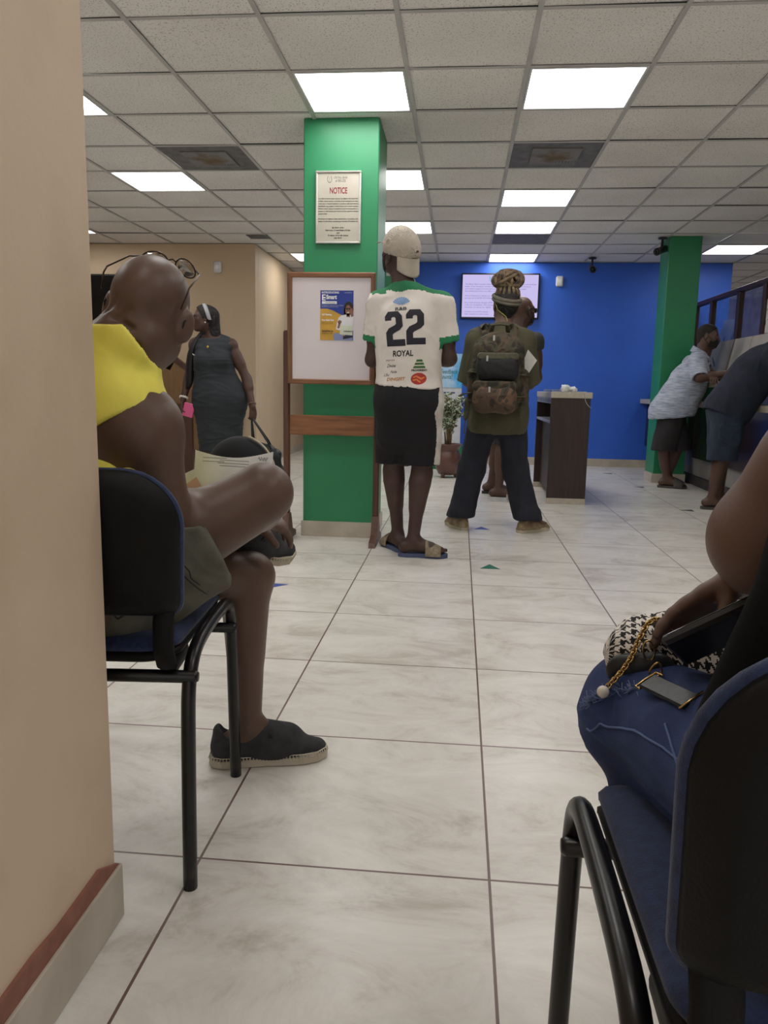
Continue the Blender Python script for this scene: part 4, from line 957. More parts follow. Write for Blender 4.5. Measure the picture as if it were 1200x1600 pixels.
# face mask
M_maskb = mat('black_mask_cloth', (16, 16, 18), .8)
def mask(parent, c, f, u, m, s=1.0, loops=True):
    r, f, u = head_frame(f, u); c = A(*c); V = []; F = []; nu, nv = 15, 11; R = lambda x, y, z: c+s*(r*x+f*y+u*z)
    for j in range(nv):
        v = j/(nv-1); z = -.018-.085*v; bul = math.sin(v*PI*.9+.2)
        for i in range(nu):
            a = (i/(nu-1)-.5)*2; x = .068*a*(1-.1*v); y = .118-.075*a*a+.008*bul-(.012 if v < .15 else 0)-.02*v*(1-abs(a)*.2)-.006
            V.append(R(x, y, z))
    for j in range(nv-1):
        for i in range(nu-1): q = j*nu+i; F.append((q, q+nu, q+nu+1, q+1))
    n = len(V); V += [p-f*.004 for p in V]; F += [tuple(x+n for x in q)[::-1] for q in F]
    mo = mesh_obj('face_mask', V, F, m, parent)
    if loops:
        for sg in (-1, 1):
            mb = MB(); mb.tube([R(sg*.067, .05, -.03), R(sg*.076, .02, -.008), R(sg*.084, -.012, .018), R(sg*.086, -.03, .0), R(sg*.08, -.02, -.035), R(sg*.066, .03, -.075)], .0022*s, 6); mb.build('ear_loop', m, mo)
    return mo
mask(p22, HC, HF, HU, M_maskb, 1.06)
# cap worn backwards
M_cap = mat('beige_cap_cotton', (182, 172, 158), .85, (168, 158, 144), scale=14, bump=.15, bscale=300)
r_, f_, u_ = head_frame(HF, HU); axh = np.stack([r_, f_, u_]); c_ = HC+u_*.03-f_*.012
V, F = sculpt([el(c_, (.094, .118, .106), axh, .01), el(c_+u_*.022+f_*.02, (.092, .1, .098), axh, .02)], .005, cuts=[(c_-u_*.03, -u_-f_*.12)], opens=[(c_-u_*.03, -u_-f_*.12, .2, .006)])
cap = mesh_obj('cap', V, F, M_cap, p22)
V = []; F = []; nu, nv = 17, 9
for j in range(nv):
    v = j/(nv-1)
    for i in range(nu):
        a = (i/(nu-1)-.5)*2; th = a*1.05
        rad0 = .1; base = c_-u_*.018+r_*(.09*math.sin(th))-f_*(.113*math.cos(th))
        ext = .1*v*(1-.35*a*a); V.append(base-f_*ext*.3-u_*(ext*.95+.012*a*a*v))
for j in range(nv-1):
    for i in range(nu-1): q = j*nu+i; F.append((q, q+1, q+nu+1, q+nu))
n = len(V); V += [p+f_*.006+u_*.001 for p in V]; F += [tuple(x+n for x in q)[::-1] for q in F]
for i in range(nu-1): F.append((nu*(nv-1)+i, nu*(nv-1)+i+1, n+nu*(nv-1)+i+1, n+nu*(nv-1)+i))
for i, e in ((0, 0), (nu-1, nu-1)):
    for j in range(nv-1): F.append((j*nu+e, (j+1)*nu+e, n+(j+1)*nu+e, n+j*nu+e))
mesh_obj('brim', V, F, M_cap, cap)
MB().sphere(c_+u_*.113+f_*.01, (.009, .009, .005)).build('cap_button', M_cap, cap)
st = MB(); st.tube([c_-u_*.012+f_*.1+r_*x+u_*.0 for x in (-.05, 0, .05)], .012, 8, flat=.3, hint=u_); st.tube([c_-u_*.008+f_*.1-r_*.03, c_-u_*.002+f_*.135-r_*.045, c_-u_*.012+f_*.15-r_*.06], .01, 8, flat=.3); st.build('cap_strap', M_cap, cap)
MB().box(c_-f_*.1125-r_*.0+u_*.022-A(.013, .004, .005), c_-f_*.1125-r_*.0+u_*.022+A(.013, .004, .005), .001).build('cap_label', mat('dark_label', (60, 56, 54), .7), cap)
# printing on the back of the shirt
tr = bvh(sh22); EX, EZ = A(1, 0, -.0), A(0, 0, 1); DY = (0, 1, 0)
TW22 = nrm(A(1, 0, .05)); TUP = nrm(A(.02, 0, 1))
M_num = mat('navy_number', (30, 28, 42), .7); M_ink = mat('dark_shirt_ink', (60, 56, 54), .7)
T2 = [(0, .74), (.25, .74), (.25, .80), (0, .86), (.29, .83), (.14, 1), (.37, .83), (.52, 1), (.41, .8), (.66, .86), (.41, .64), (.66, .56), (.36, .6), (.54, .46), (.12, .52), (.3, .37), (0, .40), (.25, .33), (0, .19), (.25, .19), (0, 0), (.7, 0), (.7, .19)]
F2 = [(0, 1, 2, 3), (3, 2, 4, 5), (5, 4, 6, 7), (7, 6, 8, 9), (9, 8, 10, 11), (11, 10, 12, 13), (13, 12, 14, 15), (15, 14, 16, 17), (17, 16, 18, 19), (18, 20, 21, 22)]
for k, (x, z) in enumerate(((-.405, 1.195), (-.297, 1.205))):
    V2 = np.array(T2)*A(.148, .188)
    decal('number_two', V2, F2, tr, A(x, 4.0, z), TW22, nrm(A(-.12+.07*k, 0, 1)), DY, M_num, sh22, .012)
def tdec(name, s, x, z, w_, size, m, up=(0, 0, 1), ex=None, **k):
    V2, F = text_geo(s, size, **k); w0 = np.ptp(V2[:, 0]); V2[:, 0] = (V2[:, 0]-V2[:, 0].min())*w_/w0
    return decal(name, V2, F, tr, A(x, 4.0, z), TW22 if ex is None else nrm(ex), A(*up), DY, m, sh22, .01)
tdec('name_print', 'R&B', -.366, 1.388, .064, .024, M_ink, bold=.0008)
tdec('sponsor_print', 'ROYAL', -.372, 1.142, .112, .044, M_num, bold=.0012)
tdec('sponsor_print', 'Divine', -.405, 1.083, .05, .026, M_ink, shear=.4)
tdec('sponsor_print', 'Nuke', -.385, 1.052, .036, .022, M_ink, shear=.4); tdec('sponsor_print', 'Ubc', -.423, 1.034, .034, .024, M_ink, shear=.5)
tdec('sponsor_print', 'DINGFIT', -.405, 1.01, .105, .024, mat('ochre_print', (190, 130, 60), .7), shear=.2, bold=.0006)
tdec('sponsor_print', 'PROGRESO', -.268, 1.064, .085, .014, M_ink, bold=.0006)
tdec('sponsor_print', 'express', -.412, 1.118, .05, .013, mat('maroon_print', (130, 60, 66), .7), shear=.3)
for k, (z, w0, w1) in enumerate(((1.082, .034, .029), (1.1, .027, .022), (1.117, .019, .014))):
    decal('tree_print', np.array([(-w0, 0), (w0, 0), (w1, .012), (-w1, .012)]), [(3, 2, 1, 0)], tr, A(-.226, 4, z), TW22, EZ, DY, mat('green_print', (60, 110, 50), .7), sh22, .01)
M_shell_ = mat('pale_blue_print', (120, 160, 206), .7)
for k in range(9):
    a0, a1 = math.radians(25+k*14.4), math.radians(25+(k+.86)*14.4); rr0 = .055
    f = lambda a, r: (r*math.cos(a)*.95, r*math.sin(a)*.85)
    decal('shell_print', np.array([f(a0, .008), f(a1, .008), f(a1, rr0), f((a0+a1)/2, rr0*1.05), f(a0, rr0)]), [(4, 3, 2, 1, 0)], tr, A(-.335, 4, 1.415), TW22, EZ, DY, M_shell_, sh22, .012)
decal('ball_print', np.array(oval(0, 0, .043, .032, 24)), [tuple(range(24))[::-1]], tr, A(-.228, 4, 1.025), TW22, EZ, DY, mat('red_ball_print', (176, 52, 40), .7), sh22, .01)
for k, pl in enumerate(([(-.03, .012), (-.012, .018), (.015, .004), (.03, .012), (.034, .006), (.014, -.006), (-.012, .009), (-.03, .004)], [(-.034, -.004), (-.01, .0), (.012, -.016), (.008, -.022), (-.012, -.008), (-.03, -.012)])):
    decal('ball_seam', np.array(pl), [tuple(range(len(pl)))], tr, A(-.228, 4, 1.025), TW22, EZ, DY, mat('orange_seam_print', (226, 130, 70), .7), sh22, .01, lift=.0022)
# ------------------------------------------------------------------ person: olive shirt, camouflage backpack, locks tied up in a bun
J = dict(pelvis=(.265, 5.42, .80), chest=(.262, 5.42, 1.13), neck=(.278, 5.44, 1.385), sl=(.105, 5.45, 1.30), sr=(.425, 5.43, 1.295), hl=(.175, 5.42, .79), hr=(.355, 5.42, .79))
HC = A(.288, 5.475, 1.535); HF = (-.25, .95, .05); HU = (.05, .05, 1)
kl, kr, al, ar = (.1, 5.46, .42), (.405, 5.45, .42), (.03, 5.42, .09), (.5, 5.38, .09)
pc = person('standing person with a camouflage backpack and thick locks tied in a bun', (.265, 5.42, 0))
fl_l, fl_r = nrm((-.45, .85, 0)), nrm((.75, .55, 0))
el_l, el_r, wl, wr_ = (.055, 5.5, 1.03), (.475, 5.5, 1.02), (.15, 5.70, 1.0), (.44, 5.68, 1.06)
bp = torso_prims(J, .97)+arm_prims(J['sl'], el_l, wl, .97)+arm_prims(J['sr'], el_r, wr_, .97)+leg_prims(J['hl'], kl, al, .97)+leg_prims(J['hr'], kr, ar, .97)
bp += foot_prims(al, fl_l, .9, z0=.03, side=-1, toes=False)+foot_prims(ar, fl_r, .9, z0=.03, side=1, toes=False)+head_prims(HC, HF, HU, .97, J['neck'])
bp += hand_prims(wl, (.9, .25, .1), (0, -1, .2), -1, curl=(.6, .7, .5))+hand_prims(wr_, (.1, -.1, 1), (-1, -.1, 0), 1, curl=(.5, .8, .6))
body(pc, bp, 'mid', .006, face_mi(HC, HF, HU))
M_olive = mat('olive_tee', (84, 80, 60), .9, (72, 68, 50), scale=9, bump=.1, bscale=220); M_trou = mat('dark_navy_trousers', (36, 38, 50), .9, (28, 30, 40), scale=9, bump=.1, bscale=240)
tp = torso_prims(J, .97, inf=.018, chest=(.165, .12, .18), belly=(.158, .118), hipr=(.17, .125, .13))
tp.append(rc((.262, 5.42, 1.2), (.265, 5.415, .72), .17, .195, .06, ((0, 1, 0), .72)))
for sh, e in ((J['sl'], el_l), (J['sr'], el_r)):
    sh, e = A(*sh), A(*e); d = nrm(e-sh); q = sh+d*.29
    tp.append(rc(sh-d*.01, q+d*.03, .072, .074, .035, cut=(q, d+A(0, .1, -.3)), openr=(.012, .04)))
cloth('shirt', pc, tp, [M_olive], .006, cuts=[((.278, 5.43, 1.405), (0, .25, 1)), ((.265, 5.4, .69), (0, .12, -1))], opens=[((.265, 5.4, .69), (0, .12, -1), .03, .012)], amp=.006, sc=9, seed=12, stretch=(1, 1, .6))
sp = [el((.265, 5.42, .80), (.17, .13, .14), None, .05)]
for hp, k_, an in ((J['hl'], kl, al), (J['hr'], kr, ar)):
    hp, k_, an = A(*hp), A(*k_), A(*an)
    sp += [rc(hp, k_, .105, .084, .05), rc(k_, an+A(0, 0, -.03), .084, .09, .05, cut=(an+A(0, 0, .005), (0, 0, -1)), openr=(.012, .04)), rc(an+A(0, -.02, .02), an+A(0, 0, -.03), .088, .095, .02, cut=(an+A(0, 0, .005), (0, 0, -1)), openr=(.012, .04))]
cloth('trousers', pc, sp, [M_trou], .006, cuts=[((0, 0, .9), (0, 0, 1))], amp=.006, sc=9, seed=5, stretch=(1, 1, .7))
M_shoe = mat('tan_trainer', (160, 140, 108), .7, (120, 100, 76), scale=22); M_shoesole = mat('pale_shoe_sole', (196, 184, 160), .7)
def shoe(parent, an, fd, side, m, ms, s=1.0, z=0, name='shoe'):
    fd = nrm(fd); b = A(an[0], an[1], z); r = np.cross(fd, A(0, 0, 1)); L = lambda u, v, w_: b+fd*u*s+r*v*s+A(0, 0, w_*s)
    V, F = sculpt([rc(L(-.05, 0, .05), L(.06, 0, .052), .042*s, .046*s, .02), rc(L(.05, 0, .05), L(.155, 0, .04), .046*s, .038*s, .02, ((0, 0, 1), .8)), rc(L(-.035, 0, .06), L(-.03, 0, .095), .038*s, .036*s, .02), rc(L(-.06, 0, .022), L(.17, 0, .022), .042*s, .042*s, .02, ((0, 0, 1), .5))], .005, cuts=[(A(0, 0, z+.018), (0, 0, -1))])
    o = mesh_obj(name, V, F, m, parent)
    out = [(-.1, 0), (-.09, .03), (-.05, .042), (.04, .042), (.11, .048), (.17, .042), (.205, .02), (.21, 0), (.205, -.02), (.17, -.042), (.11, -.048), (.04, -.042), (-.05, -.042), (-.09, -.03)]
    MB().prism([(u*s, v*s) for u, v in out], b, fd, r, (0, 0, .028)).build('sole', ms, o); return o
shoe(pc, al, fl_l, -1, M_shoe, M_shoesole, .92); shoe(pc, ar, fl_r, 1, M_shoe, M_shoesole, .92)
# hair under a head wrap, locks coiled into a bun
M_hair = mat('black_hair', (34, 29, 28), .75, (22, 19, 19), scale=60, bump=.4, bscale=120); M_lock = mat('sun_bleached_locks', (128, 108, 84), .85, (66, 54, 42), scale=26, detail=6, bump=.4, bscale=160, contrast=(.35, .6))
r_, f_, u_ = head_frame(HF, HU); axh = np.stack([r_, f_, u_])
V, F = sculpt([el(HC+u_*.03-f_*.018, (.083, .102, .094), axh, .01), rc(HC-f_*.06-u_*.02, HC-f_*.05-u_*.06, .05, .04, .02)], .005, cuts=[(HC+f_*.045, f_-u_*.45)])
V = wrinkle(V, F, .004, 60, 3); hr_ = mesh_obj('hair', V, F, M_hair, pc)
bc = HC+A(.012, -.02, .165)
for k in range(46):
    a0 = k*2.399; t0 = math.acos(1-2*((k+.5)/46)); ax0 = nrm(A(math.sin(t0)*math.cos(a0), math.sin(t0)*math.sin(a0), .5*math.cos(t0)+.3)); x, y, _ = frame_of(ax0, rng.normal(size=3))
    rr = A(.108, .085, .07)*rng.uniform(.72, 1); ph = rng.uniform(0, 6.28); sw = rng.uniform(2.2, 3.6); h0 = rng.uniform(-.25, .4)
    pts = [bc+rr*(x*math.cos(ph+sw*u)*math.sqrt(1-h0*h0)+y*math.sin(ph+sw*u)*math.sqrt(1-h0*h0)+ax0*h0) for u in np.linspace(0, 1, 12)]
    MB().tube(pts, [.006]+[.0115]*10+[.006], 7).build('lock', M_lock, hr_)
for k in range(14):
    th = k/14*2*PI; q = HC+r_*.07*math.cos(th)+f_*(.075*math.sin(th)-.02)+u_*.085; MB().tube([q-u_*.03+(q-HC)*.12, q+u_*.015, (q+bc)/2+u_*.02, bc+A(0, 0, -.02)], [.009, .011, .011, .01], 7).build('lock', M_lock, hr_)
M_wrap = mat('grey_green_head_wrap', (112, 106, 92), .9, (92, 88, 76), scale=30)
wp = MB()
for o_, rad in ((.01, .0135), (-.01, .012)):
    wp.tube([HC+r_*(.089*math.cos(a))+f_*(.108*math.sin(a)-.014)+u_*(.042+o_+.028*math.sin(a)) for a in np.linspace(0, 2*PI, 40, endpoint=False)], rad, 10, closed=True)
wp.build('head_wrap', M_wrap, pc)
mask(pc, HC, HF, HU, M_maskb, .97)
ht = mat('pale_yellow_cord', (170, 170, 90), .7)
mb = MB(); mb.tube([HC+r_*(-.088)+u_*.03-f_*.02, HC-r_*.07-f_*.06-u_*.035, HC-r_*.02-f_*.098-u_*.075, HC+r_*.01-f_*.085-u_*.125, HC+r_*.01-f_*.1-u_*.165], .003, 6); mb.build('neck_cord', ht, pc)
# backpack
CM = camo('woodland_camo', [(0, (44, 38, 31)), (.42, (66, 63, 46)), (.5, (82, 66, 50)), (.58, (56, 54, 40)), (.66, (40, 35, 30))], 11)
CM2 = camo('brown_camo', [(0, (50, 42, 35)), (.4, (80, 63, 50)), (.5, (102, 78, 60)), (.58, (64, 55, 43)), (.68, (46, 39, 33))], 8)
M_web = mat('olive_webbing', (86, 84, 66), .85, (72, 70, 54), scale=80); M_mesh = mat('black_mesh', (22, 22, 24), .8, (34, 34, 36), scale=150)
M_zip = mat('steel_puller', (200, 200, 196), .3, metal=.8)
bk = thing('backpack', 'camouflage backpack with two front pockets on the back of the olive shirt', 'backpack', (.245, 5.2, .84))
bx, by_ = .245, 5.20
def bagpart(name, lo, hi, rnd, m, parent, amp=.006, sc=12, top=None, h=.006, seed=0):
    lo, hi = A(*lo), A(*hi); c = (lo+hi)/2; P = []; r = rnd
    xs = (lo[0]+r, hi[0]-r); zs = (lo[2]+r, hi[2]-r if top is None else hi[2]-top); d = (hi[1]-lo[1])/2/r
    for x in xs: P.append(rc((x, c[1], zs[0]), (x, c[1], zs[1]), r, r, r*.8, ((0, 1, 0), d)))
    P.append(rc((xs[0], c[1], zs[0]), (xs[1], c[1], zs[0]), r, r, r*.8, ((0, 1, 0), d))); n = 4
    for k in range(1, n): z = zs[0]+(zs[1]-zs[0])*k/n; P.append(rc((xs[0], c[1], z), (xs[1], c[1], z), r, r, r*.8, ((0, 1, 0), d)))
    P.append(rc((xs[0], c[1], zs[1]), (xs[1], c[1], zs[1]), r, r, r*.8, ((0, 1, 0), d)))
    if top: P.append(el((c[0], c[1], zs[1]), ((hi[0]-lo[0])/2, (hi[1]-lo[1])/2, top+.0), None, .05))
    V, F = sculpt(P, h); V = wrinkle(V, F, amp, sc, seed, (1, 1, 1.4)); return mesh_obj(name, V, F, m, parent)
main = bagpart('main_bag', (.10, 5.115, .84), (.385, 5.285, 1.34), .075, CM, bk, top=.12, seed=3)
p1 = bagpart('upper_pocket', (.115, 5.06, 1.035), (.355, 5.14, 1.185), .038, M_mesh, bk, .003, seed=5)
bagpart('upper_pocket_flap', (.11, 5.05, 1.165), (.36, 5.15, 1.20), .016, M_web, p1, .002)
p2 = bagpart('lower_pocket', (.10, 5.035, .83), (.345, 5.145, 1.0), .045, CM2, bk, .004, seed=8)
bagpart('lower_pocket_flap', (.09, 5.025, .965), (.35, 5.15, 1.02), .022, CM, p2, .003)
for x0, x1 in ((.055, .11), (.375, .435)): bagpart('side_pocket', (x0, 5.15, .9), (x1, 5.28, 1.1), .027, CM, bk, .004, seed=int(x0*100))
def strap_(pts, w_, name, m, parent, th=.25, hint=(0, 0, 1)):
    P = np.array(pts, float); Q = [P[0]]
    for a, b in zip(P[:-1], P[1:]): Q += [a*.67+b*.33, a*.33+b*.67, b]
    return MB().tube(Q, w_, 10, flat=th, hint=hint).build(name, m, parent)
for sg, x0 in ((-1, .165), (1, .33)):
    strap_([(x0, 5.25, 1.3), (x0+sg*.01, 5.32, 1.38), (x0+sg*.015, 5.42, 1.405), (x0+sg*.02, 5.52, 1.36), (x0+sg*.03, 5.575, 1.2), (x0+sg*.05, 5.57, 1.0), (x0+sg*.085, 5.46, .92), (x0+sg*.075, 5.3, .9)], .033, 'shoulder_strap', CM, bk, .25, (0, .1, 1) if 0 else (sg*.2, 1, .6))
strap_([(.19, 5.25, 1.345), (.20, 5.2, 1.385), (.245, 5.19, 1.39), (.29, 5.2, 1.385), (.30, 5.25, 1.345)], .014, 'grab_handle', M_web, bk, .4)
strap_([(.10, 5.2, .95), (.06, 5.12, .95), (.02, 5.18, .94), (.0, 5.25, .925)], .016, 'side_strap', M_web, bk); strap_([(.345, 5.1, .93), (.40, 5.13, .93), (.435, 5.2, .93)], .014, 'side_strap', M_web, bk)
strap_([(.1, 5.14, 1.08), (.07, 5.13, 1.085), (.045, 5.2, 1.08)], .017, 'side_strap', M_web, bk); strap_([(.375, 5.14, 1.07), (.41, 5.13, 1.07), (.44, 5.2, 1.06)], .017, 'side_strap', M_web, bk)
strap_([(.055, 5.25, .92), (.05, 5.22, .84), (.04, 5.2, .76), (.035, 5.2, .68)], .02, 'hanging_strap', M_web, bk, .2); strap_([(.40, 5.23, .9), (.405, 5.19, .8), (.4, 5.18, .69)], .012, 'hanging_strap', M_web, bk, .25)
for (x, y, z) in ((.165, 5.045, 1.185), (.185, 5.02, .99), (.205, 5.1, 1.315)): MB().box(A(x-.007, y-.006, z-.035), A(x+.007, y, z), .002).build('zip_puller', M_zip, bk)
lg = MB(); lg.tube([A(.2, 5.053, 1.12), A(.225, 5.05, 1.135), A(.27, 5.049, 1.14), A(.305, 5.05, 1.138)], .005, 6, flat=.3, hint=(0, 1, 0)); lg.build('pocket_emblem', mat('tan_emblem', (150, 124, 90), .6), p1)
# folded papers tucked under the right arm
fp = MB(); fp.prism([(.442, 1.24), (.395, 1.11), (.42, 1.03), (.504, 1.17)], (0, 5.335, 0), (1, 0, 0), (0, 0, 1), (0, .012, 0)); tag(fp.build('folded_papers', mat('newsprint', (206, 204, 196), .7, (190, 188, 180), scale=30)), 'white folded papers held under the right arm of the backpack wearer', 'paper')
# ------------------------------------------------------------------ person: bald man in dark glasses standing behind the backpack wearer
J = dict(pelvis=(.43, 6.95, .90), chest=(.47, 6.93, 1.22), neck=(.49, 6.95, 1.47), sl=(.36, 7.06, 1.37), sr=(.63, 6.87, 1.37), hl=(.375, 7.02, .88), hr=(.46, 6.88, .88))
HC = A(.52, 6.97, 1.645); HF = (.75, .55, .05); HU = (-.06, 0, 1)
kl, kr, al, ar = (.37, 7.25, .48), (.40, 6.9, .48), (.32, 7.35, .09), (.365, 6.86, .09)
pb = person('bald man in dark sunglasses standing mostly hidden behind the backpack wearer', (.43, 6.95, 0))
fl_l, fl_r = nrm((1, .15, 0)), nrm((1, -.1, 0))
el_l, el_r, wl, wr_ = (.36, 7.2, 1.1), (.655, 6.88, 1.09), (.55, 7.3, 1.08), (.68, 7.1, 1.05)
bp = torso_prims(J)+arm_prims(J['sl'], el_l, wl)+arm_prims(J['sr'], el_r, wr_)+leg_prims(J['hl'], kl, al, back=(-1, -.3, 0), calf=.06)+leg_prims(J['hr'], kr, ar, back=(-1, -.3, 0), calf=.06)
bp += foot_prims(al, fl_l, z0=.026, side=-1)+foot_prims(ar, fl_r, z0=.038, side=1)+head_prims(HC, HF, HU, 1.04, J['neck'])
bp += hand_prims(wl, (.9, .1, .1), (0, -1, 0), -1, curl=(.5, .6, .4))+hand_prims(wr_, (-.3, .9, .1), (-1, 0, .1), 1, curl=(.5, .6, .4))
body(pb, bp, 'dark', .006, face_mi(HC, HF, HU))
tp = torso_prims(J, inf=.014, chest=(.162, .118, .18), belly=(.152, .115))
for sh, e in ((J['sl'], el_l), (J['sr'], el_r)):
    sh, e = A(*sh), A(*e); d = nrm(e-sh); q = sh+d*.05; tp.append(rc(sh-d*.03, q+d*.02, .066, .068, .03, cut=(q, d), openr=(.012, .02)))
cloth('vest', pb, tp, [mat('dark_grey_vest', (60, 58, 56), .9)], .007, cuts=[((.5, 6.95, 1.46), (0, 0, 1)), ((.43, 6.95, .88), (0, 0, -1))], opens=[((.43, 6.95, .88), (0, 0, -1), .03, .013)], amp=.004, sc=10, seed=7)
sp = [el((.43, 6.95, .9), (.17, .14, .13), None, .05)]
for hp, k_ in ((J['hl'], kl), (J['hr'], kr)):
    hp, k_ = A(*hp), A(*k_); q = hp+(k_-hp)*.95; sp.append(rc(hp, q+(k_-hp)*.05, .105, .09, .05, cut=(q, (0, 0, -1)), openr=(.012, .04)))
cloth('shorts', pb, sp, [mat('charcoal_shorts', (34, 34, 40), .9)], .007, cuts=[((0, 0, .99), (0, 0, 1))], amp=.005, sc=9, seed=9)
M_ws = mat('white_slide_rubber', (214, 214, 214), .6); M_ws2 = mat('dark_slide_strap', (46, 40, 40), .7)
slide(pb, al, fl_l, -1, msole=M_ws2, mstrap=M_ws2); slide(pb, ar, fl_r, 1, th=.037, msole=M_ws, mstrap=mat('white_strap', (206, 200, 198), .6, (60, 50, 50), scale=40))
def glasses(parent, c, f, u, mf, ml, s=1.0, thick=.0026, name='eyeglasses', wrap=1, z0=.0):
    r, f, u = head_frame(f, u); c = A(*c); R = lambda x, y, z: c+s*(r*x+f*y+u*(z+z0)); mb = MB()
    for sg in (-1, 1):
        mb.tube([R(sg*.033+.025*math.cos(a), .112-.02*(abs(sg*.033+.025*math.cos(a))/.06)**2, .002+.018*math.sin(a)) for a in np.linspace(0, 2*PI, 24, endpoint=False)], thick, 6, closed=True)
        mb.tube([R(sg*.058, .095, .008), R(sg*.074, .075, .01), R(sg*.083, .0, .012), R(sg*.084, -.012, .004), R(sg*.08, -.03, -.02)], thick*(1.1+.9*(name == 'sunglasses')), 6)
    mb.tube([R(-.008, .113, .006), R(0, .116, .009), R(.008, .113, .006)], thick, 6); o = mb.build(name, mf, parent)
    for sg in (-1, 1):
        l = MB(); n = 20; q = [R(sg*.033+.024*math.cos(2*PI*k/n), .111-.02*(abs(sg*.033+.024*math.cos(2*PI*k/n))/.06)**2, .002+.017*math.sin(2*PI*k/n)) for k in range(n)]
        l.add(q+[p+f*.0015 for p in q], [tuple(range(n)), tuple(range(n, 2*n))[::-1]]+[(k, n+k, n+(k+1) % n, (k+1) % n) for k in range(n)]); l.build('lens', ml, o)
    return o
glasses(pb, HC, HF, HU, M_black, mat('dark_lens', (10, 10, 12),   .08), 1.06, .0034, 'sunglasses')
mask(pb, HC, HF, HU, M_maskb, 1.04)
# ------------------------------------------------------------------ person: woman in a dark sleeveless dress
J = dict(pelvis=(-2.185, 7.0, .84), chest=(-2.235, 6.99, 1.17), neck=(-2.255, 7.02, 1.405), sl=(-2.085, 7.03, 1.325), sr=(-2.405, 7.0, 1.325), hl=(-2.1, 7.0, .82), hr=(-2.27, 7.0, .82))
HC = A(-2.315, 6.985, 1.555); HF = (-.92, -.38, .05); HU = (-.06, 0, 1)
kl, kr, al, ar = (-2.1, 6.97, .45), (-2.27, 6.97, .45), (-2.09, 7.02, .085), (-2.28, 7.02, .085)
pw = person('smiling woman in a dark sleeveless dress looking left, bag in one hand', (-2.2, 7.0, 0))
el_l, el_r, wl, wr_ = (-1.945, 7.04, 1.03), (-2.475, 7.03, 1.06), (-1.865, 6.94, .775), (-2.51, 6.94, .83)
bp = torso_prims(J, .97, chest=(.155, .12, .17), hipr=(.19, .14, .14))+arm_prims(J['sl'], el_l, wl, 1.02)+arm_prims(J['sr'], el_r, wr_, 1.02)+leg_prims(J['hl'], kl, al, .95)+leg_prims(J['hr'], kr, ar, .95)
bp += foot_prims(al, (.15, -1, 0), .88, z0=.02, side=-1)+foot_prims(ar, (-.15, -1, 0), .88, z0=.02, side=1)+head_prims(HC, HF, HU, .98, J['neck'], female=True, fat=1.06)
bp += hand_prims(wl, (.05, -.1, -1), (-.5, .6, 0), -1, .95, curl=(.5, .9, .7))+hand_prims(wr_, (.05, -.1, -1), (.8, -.2, 0), 1, .95, curl=(.3, .5, .4))
body(pw, bp, 'dark', .006, face_mi(HC, HF, HU, .98, smile=True))
M_dress = mat('slate_dress', (47, 52, 57), .85, (40, 45, 50), scale=12, bump=.08, bscale=300)
tp = torso_prims(J, .97, inf=.012, chest=(.158, .128, .175), belly=(.152, .125), hipr=(.225, .165, .16))
tp += [el((-2.30, 6.895, 1.185), (.08, .075, .075), None, .05), el((-2.15, 6.895, 1.185), (.08, .075, .075), None, .05),
       rc((-2.19, 7.0, .84), (-2.19, 7.0, .34), .235, .19, .08, ((0, 1, 0), .75)), rc((-2.22, 6.99, 1.02), (-2.19, 7.0, .8), .178, .225, .06, ((0, 1, 0), .78))]
cloth('dress', pw, tp, M_dress, .006, cuts=[((-2.255, 6.98, 1.392), (0, -.5, 1)), ((0, 0, .36), (0, 0, -1))], opens=[((0, 0, .36), (0, 0, -1), .03, .013)], amp=.0045, sc=10, seed=21, stretch=(.5, .5, 1.6))
# braids swept back under a grey band
r_, f_, u_ = head_frame(HF, HU); axh = np.stack([r_, f_, u_]); c_ = HC+u_*.03-f_*.01
V, F = sculpt([el(c_, (.083, .106, .094), axh, .01), rc(c_-f_*.06, c_-f_*.08-u_*.16, .06, .06, .04)], .005, cuts=[(HC+f_*.035+u_*.03, f_-u_*.55)]); V = wrinkle(V, F, .003, 70, 4)
hw = mesh_obj('hair', V, F, M_hair, pw)
bm_ = mat('dark_braid', (30, 24, 26), .6, (20, 16, 18), scale=120, bump=.5, bscale=200)
for k in range(30):
    s_ = 1 if k < 15 else -1; q = rng.uniform(0, 1); st0 = c_-f_*rng.uniform(.02, .09)+r_*s_*.07+u_*rng.uniform(-.02, .05)
    if s_ > 0: pts = [st0, st0-u_*.1-f_*.03, A(-2.31+rng.uniform(-.03, .03), 7.09, 1.37), A(-2.25-.14*q, 7.12, 1.28), A(-2.25-.14*q, 7.135, 1.05), A(-2.25-.12*q, 7.125, .9-.1*q)]
    else: pts = [st0, st0-u_*.08-f_*.02, A(-2.35-.03*q, 6.97, 1.40), A(-2.40-.035*q, 6.905, 1.30), A(-2.425-.05*q, 6.93, 1.12), A(-2.435-.05*q, 6.945, .97-.05*q)]
    P = np.array(pts); Q = [P[0]]
    for a, b in zip(P[:-1], P[1:]): Q += [a*.75+b*.25, a*.5+b*.5, a*.25+b*.75, b]
    Q = np.array(Q)
    for _ in range(4): Q[1:-1] = (Q[:-2]+2*Q[1:-1]+Q[2:])/4
    MB().tube(Q, .0065, 6).build('braid', bm_, hw)
hb = MB(); hb.tube([c_+r_*(.088*math.cos(a))+u_*(.1*math.sin(a))+f_*(.012-.03*(1-math.sin(a))) for a in np.linspace(-.35, PI+.35, 24)], .02, 10, flat=.28, hint=f_)
hbm = MB(); V = []; n = 25
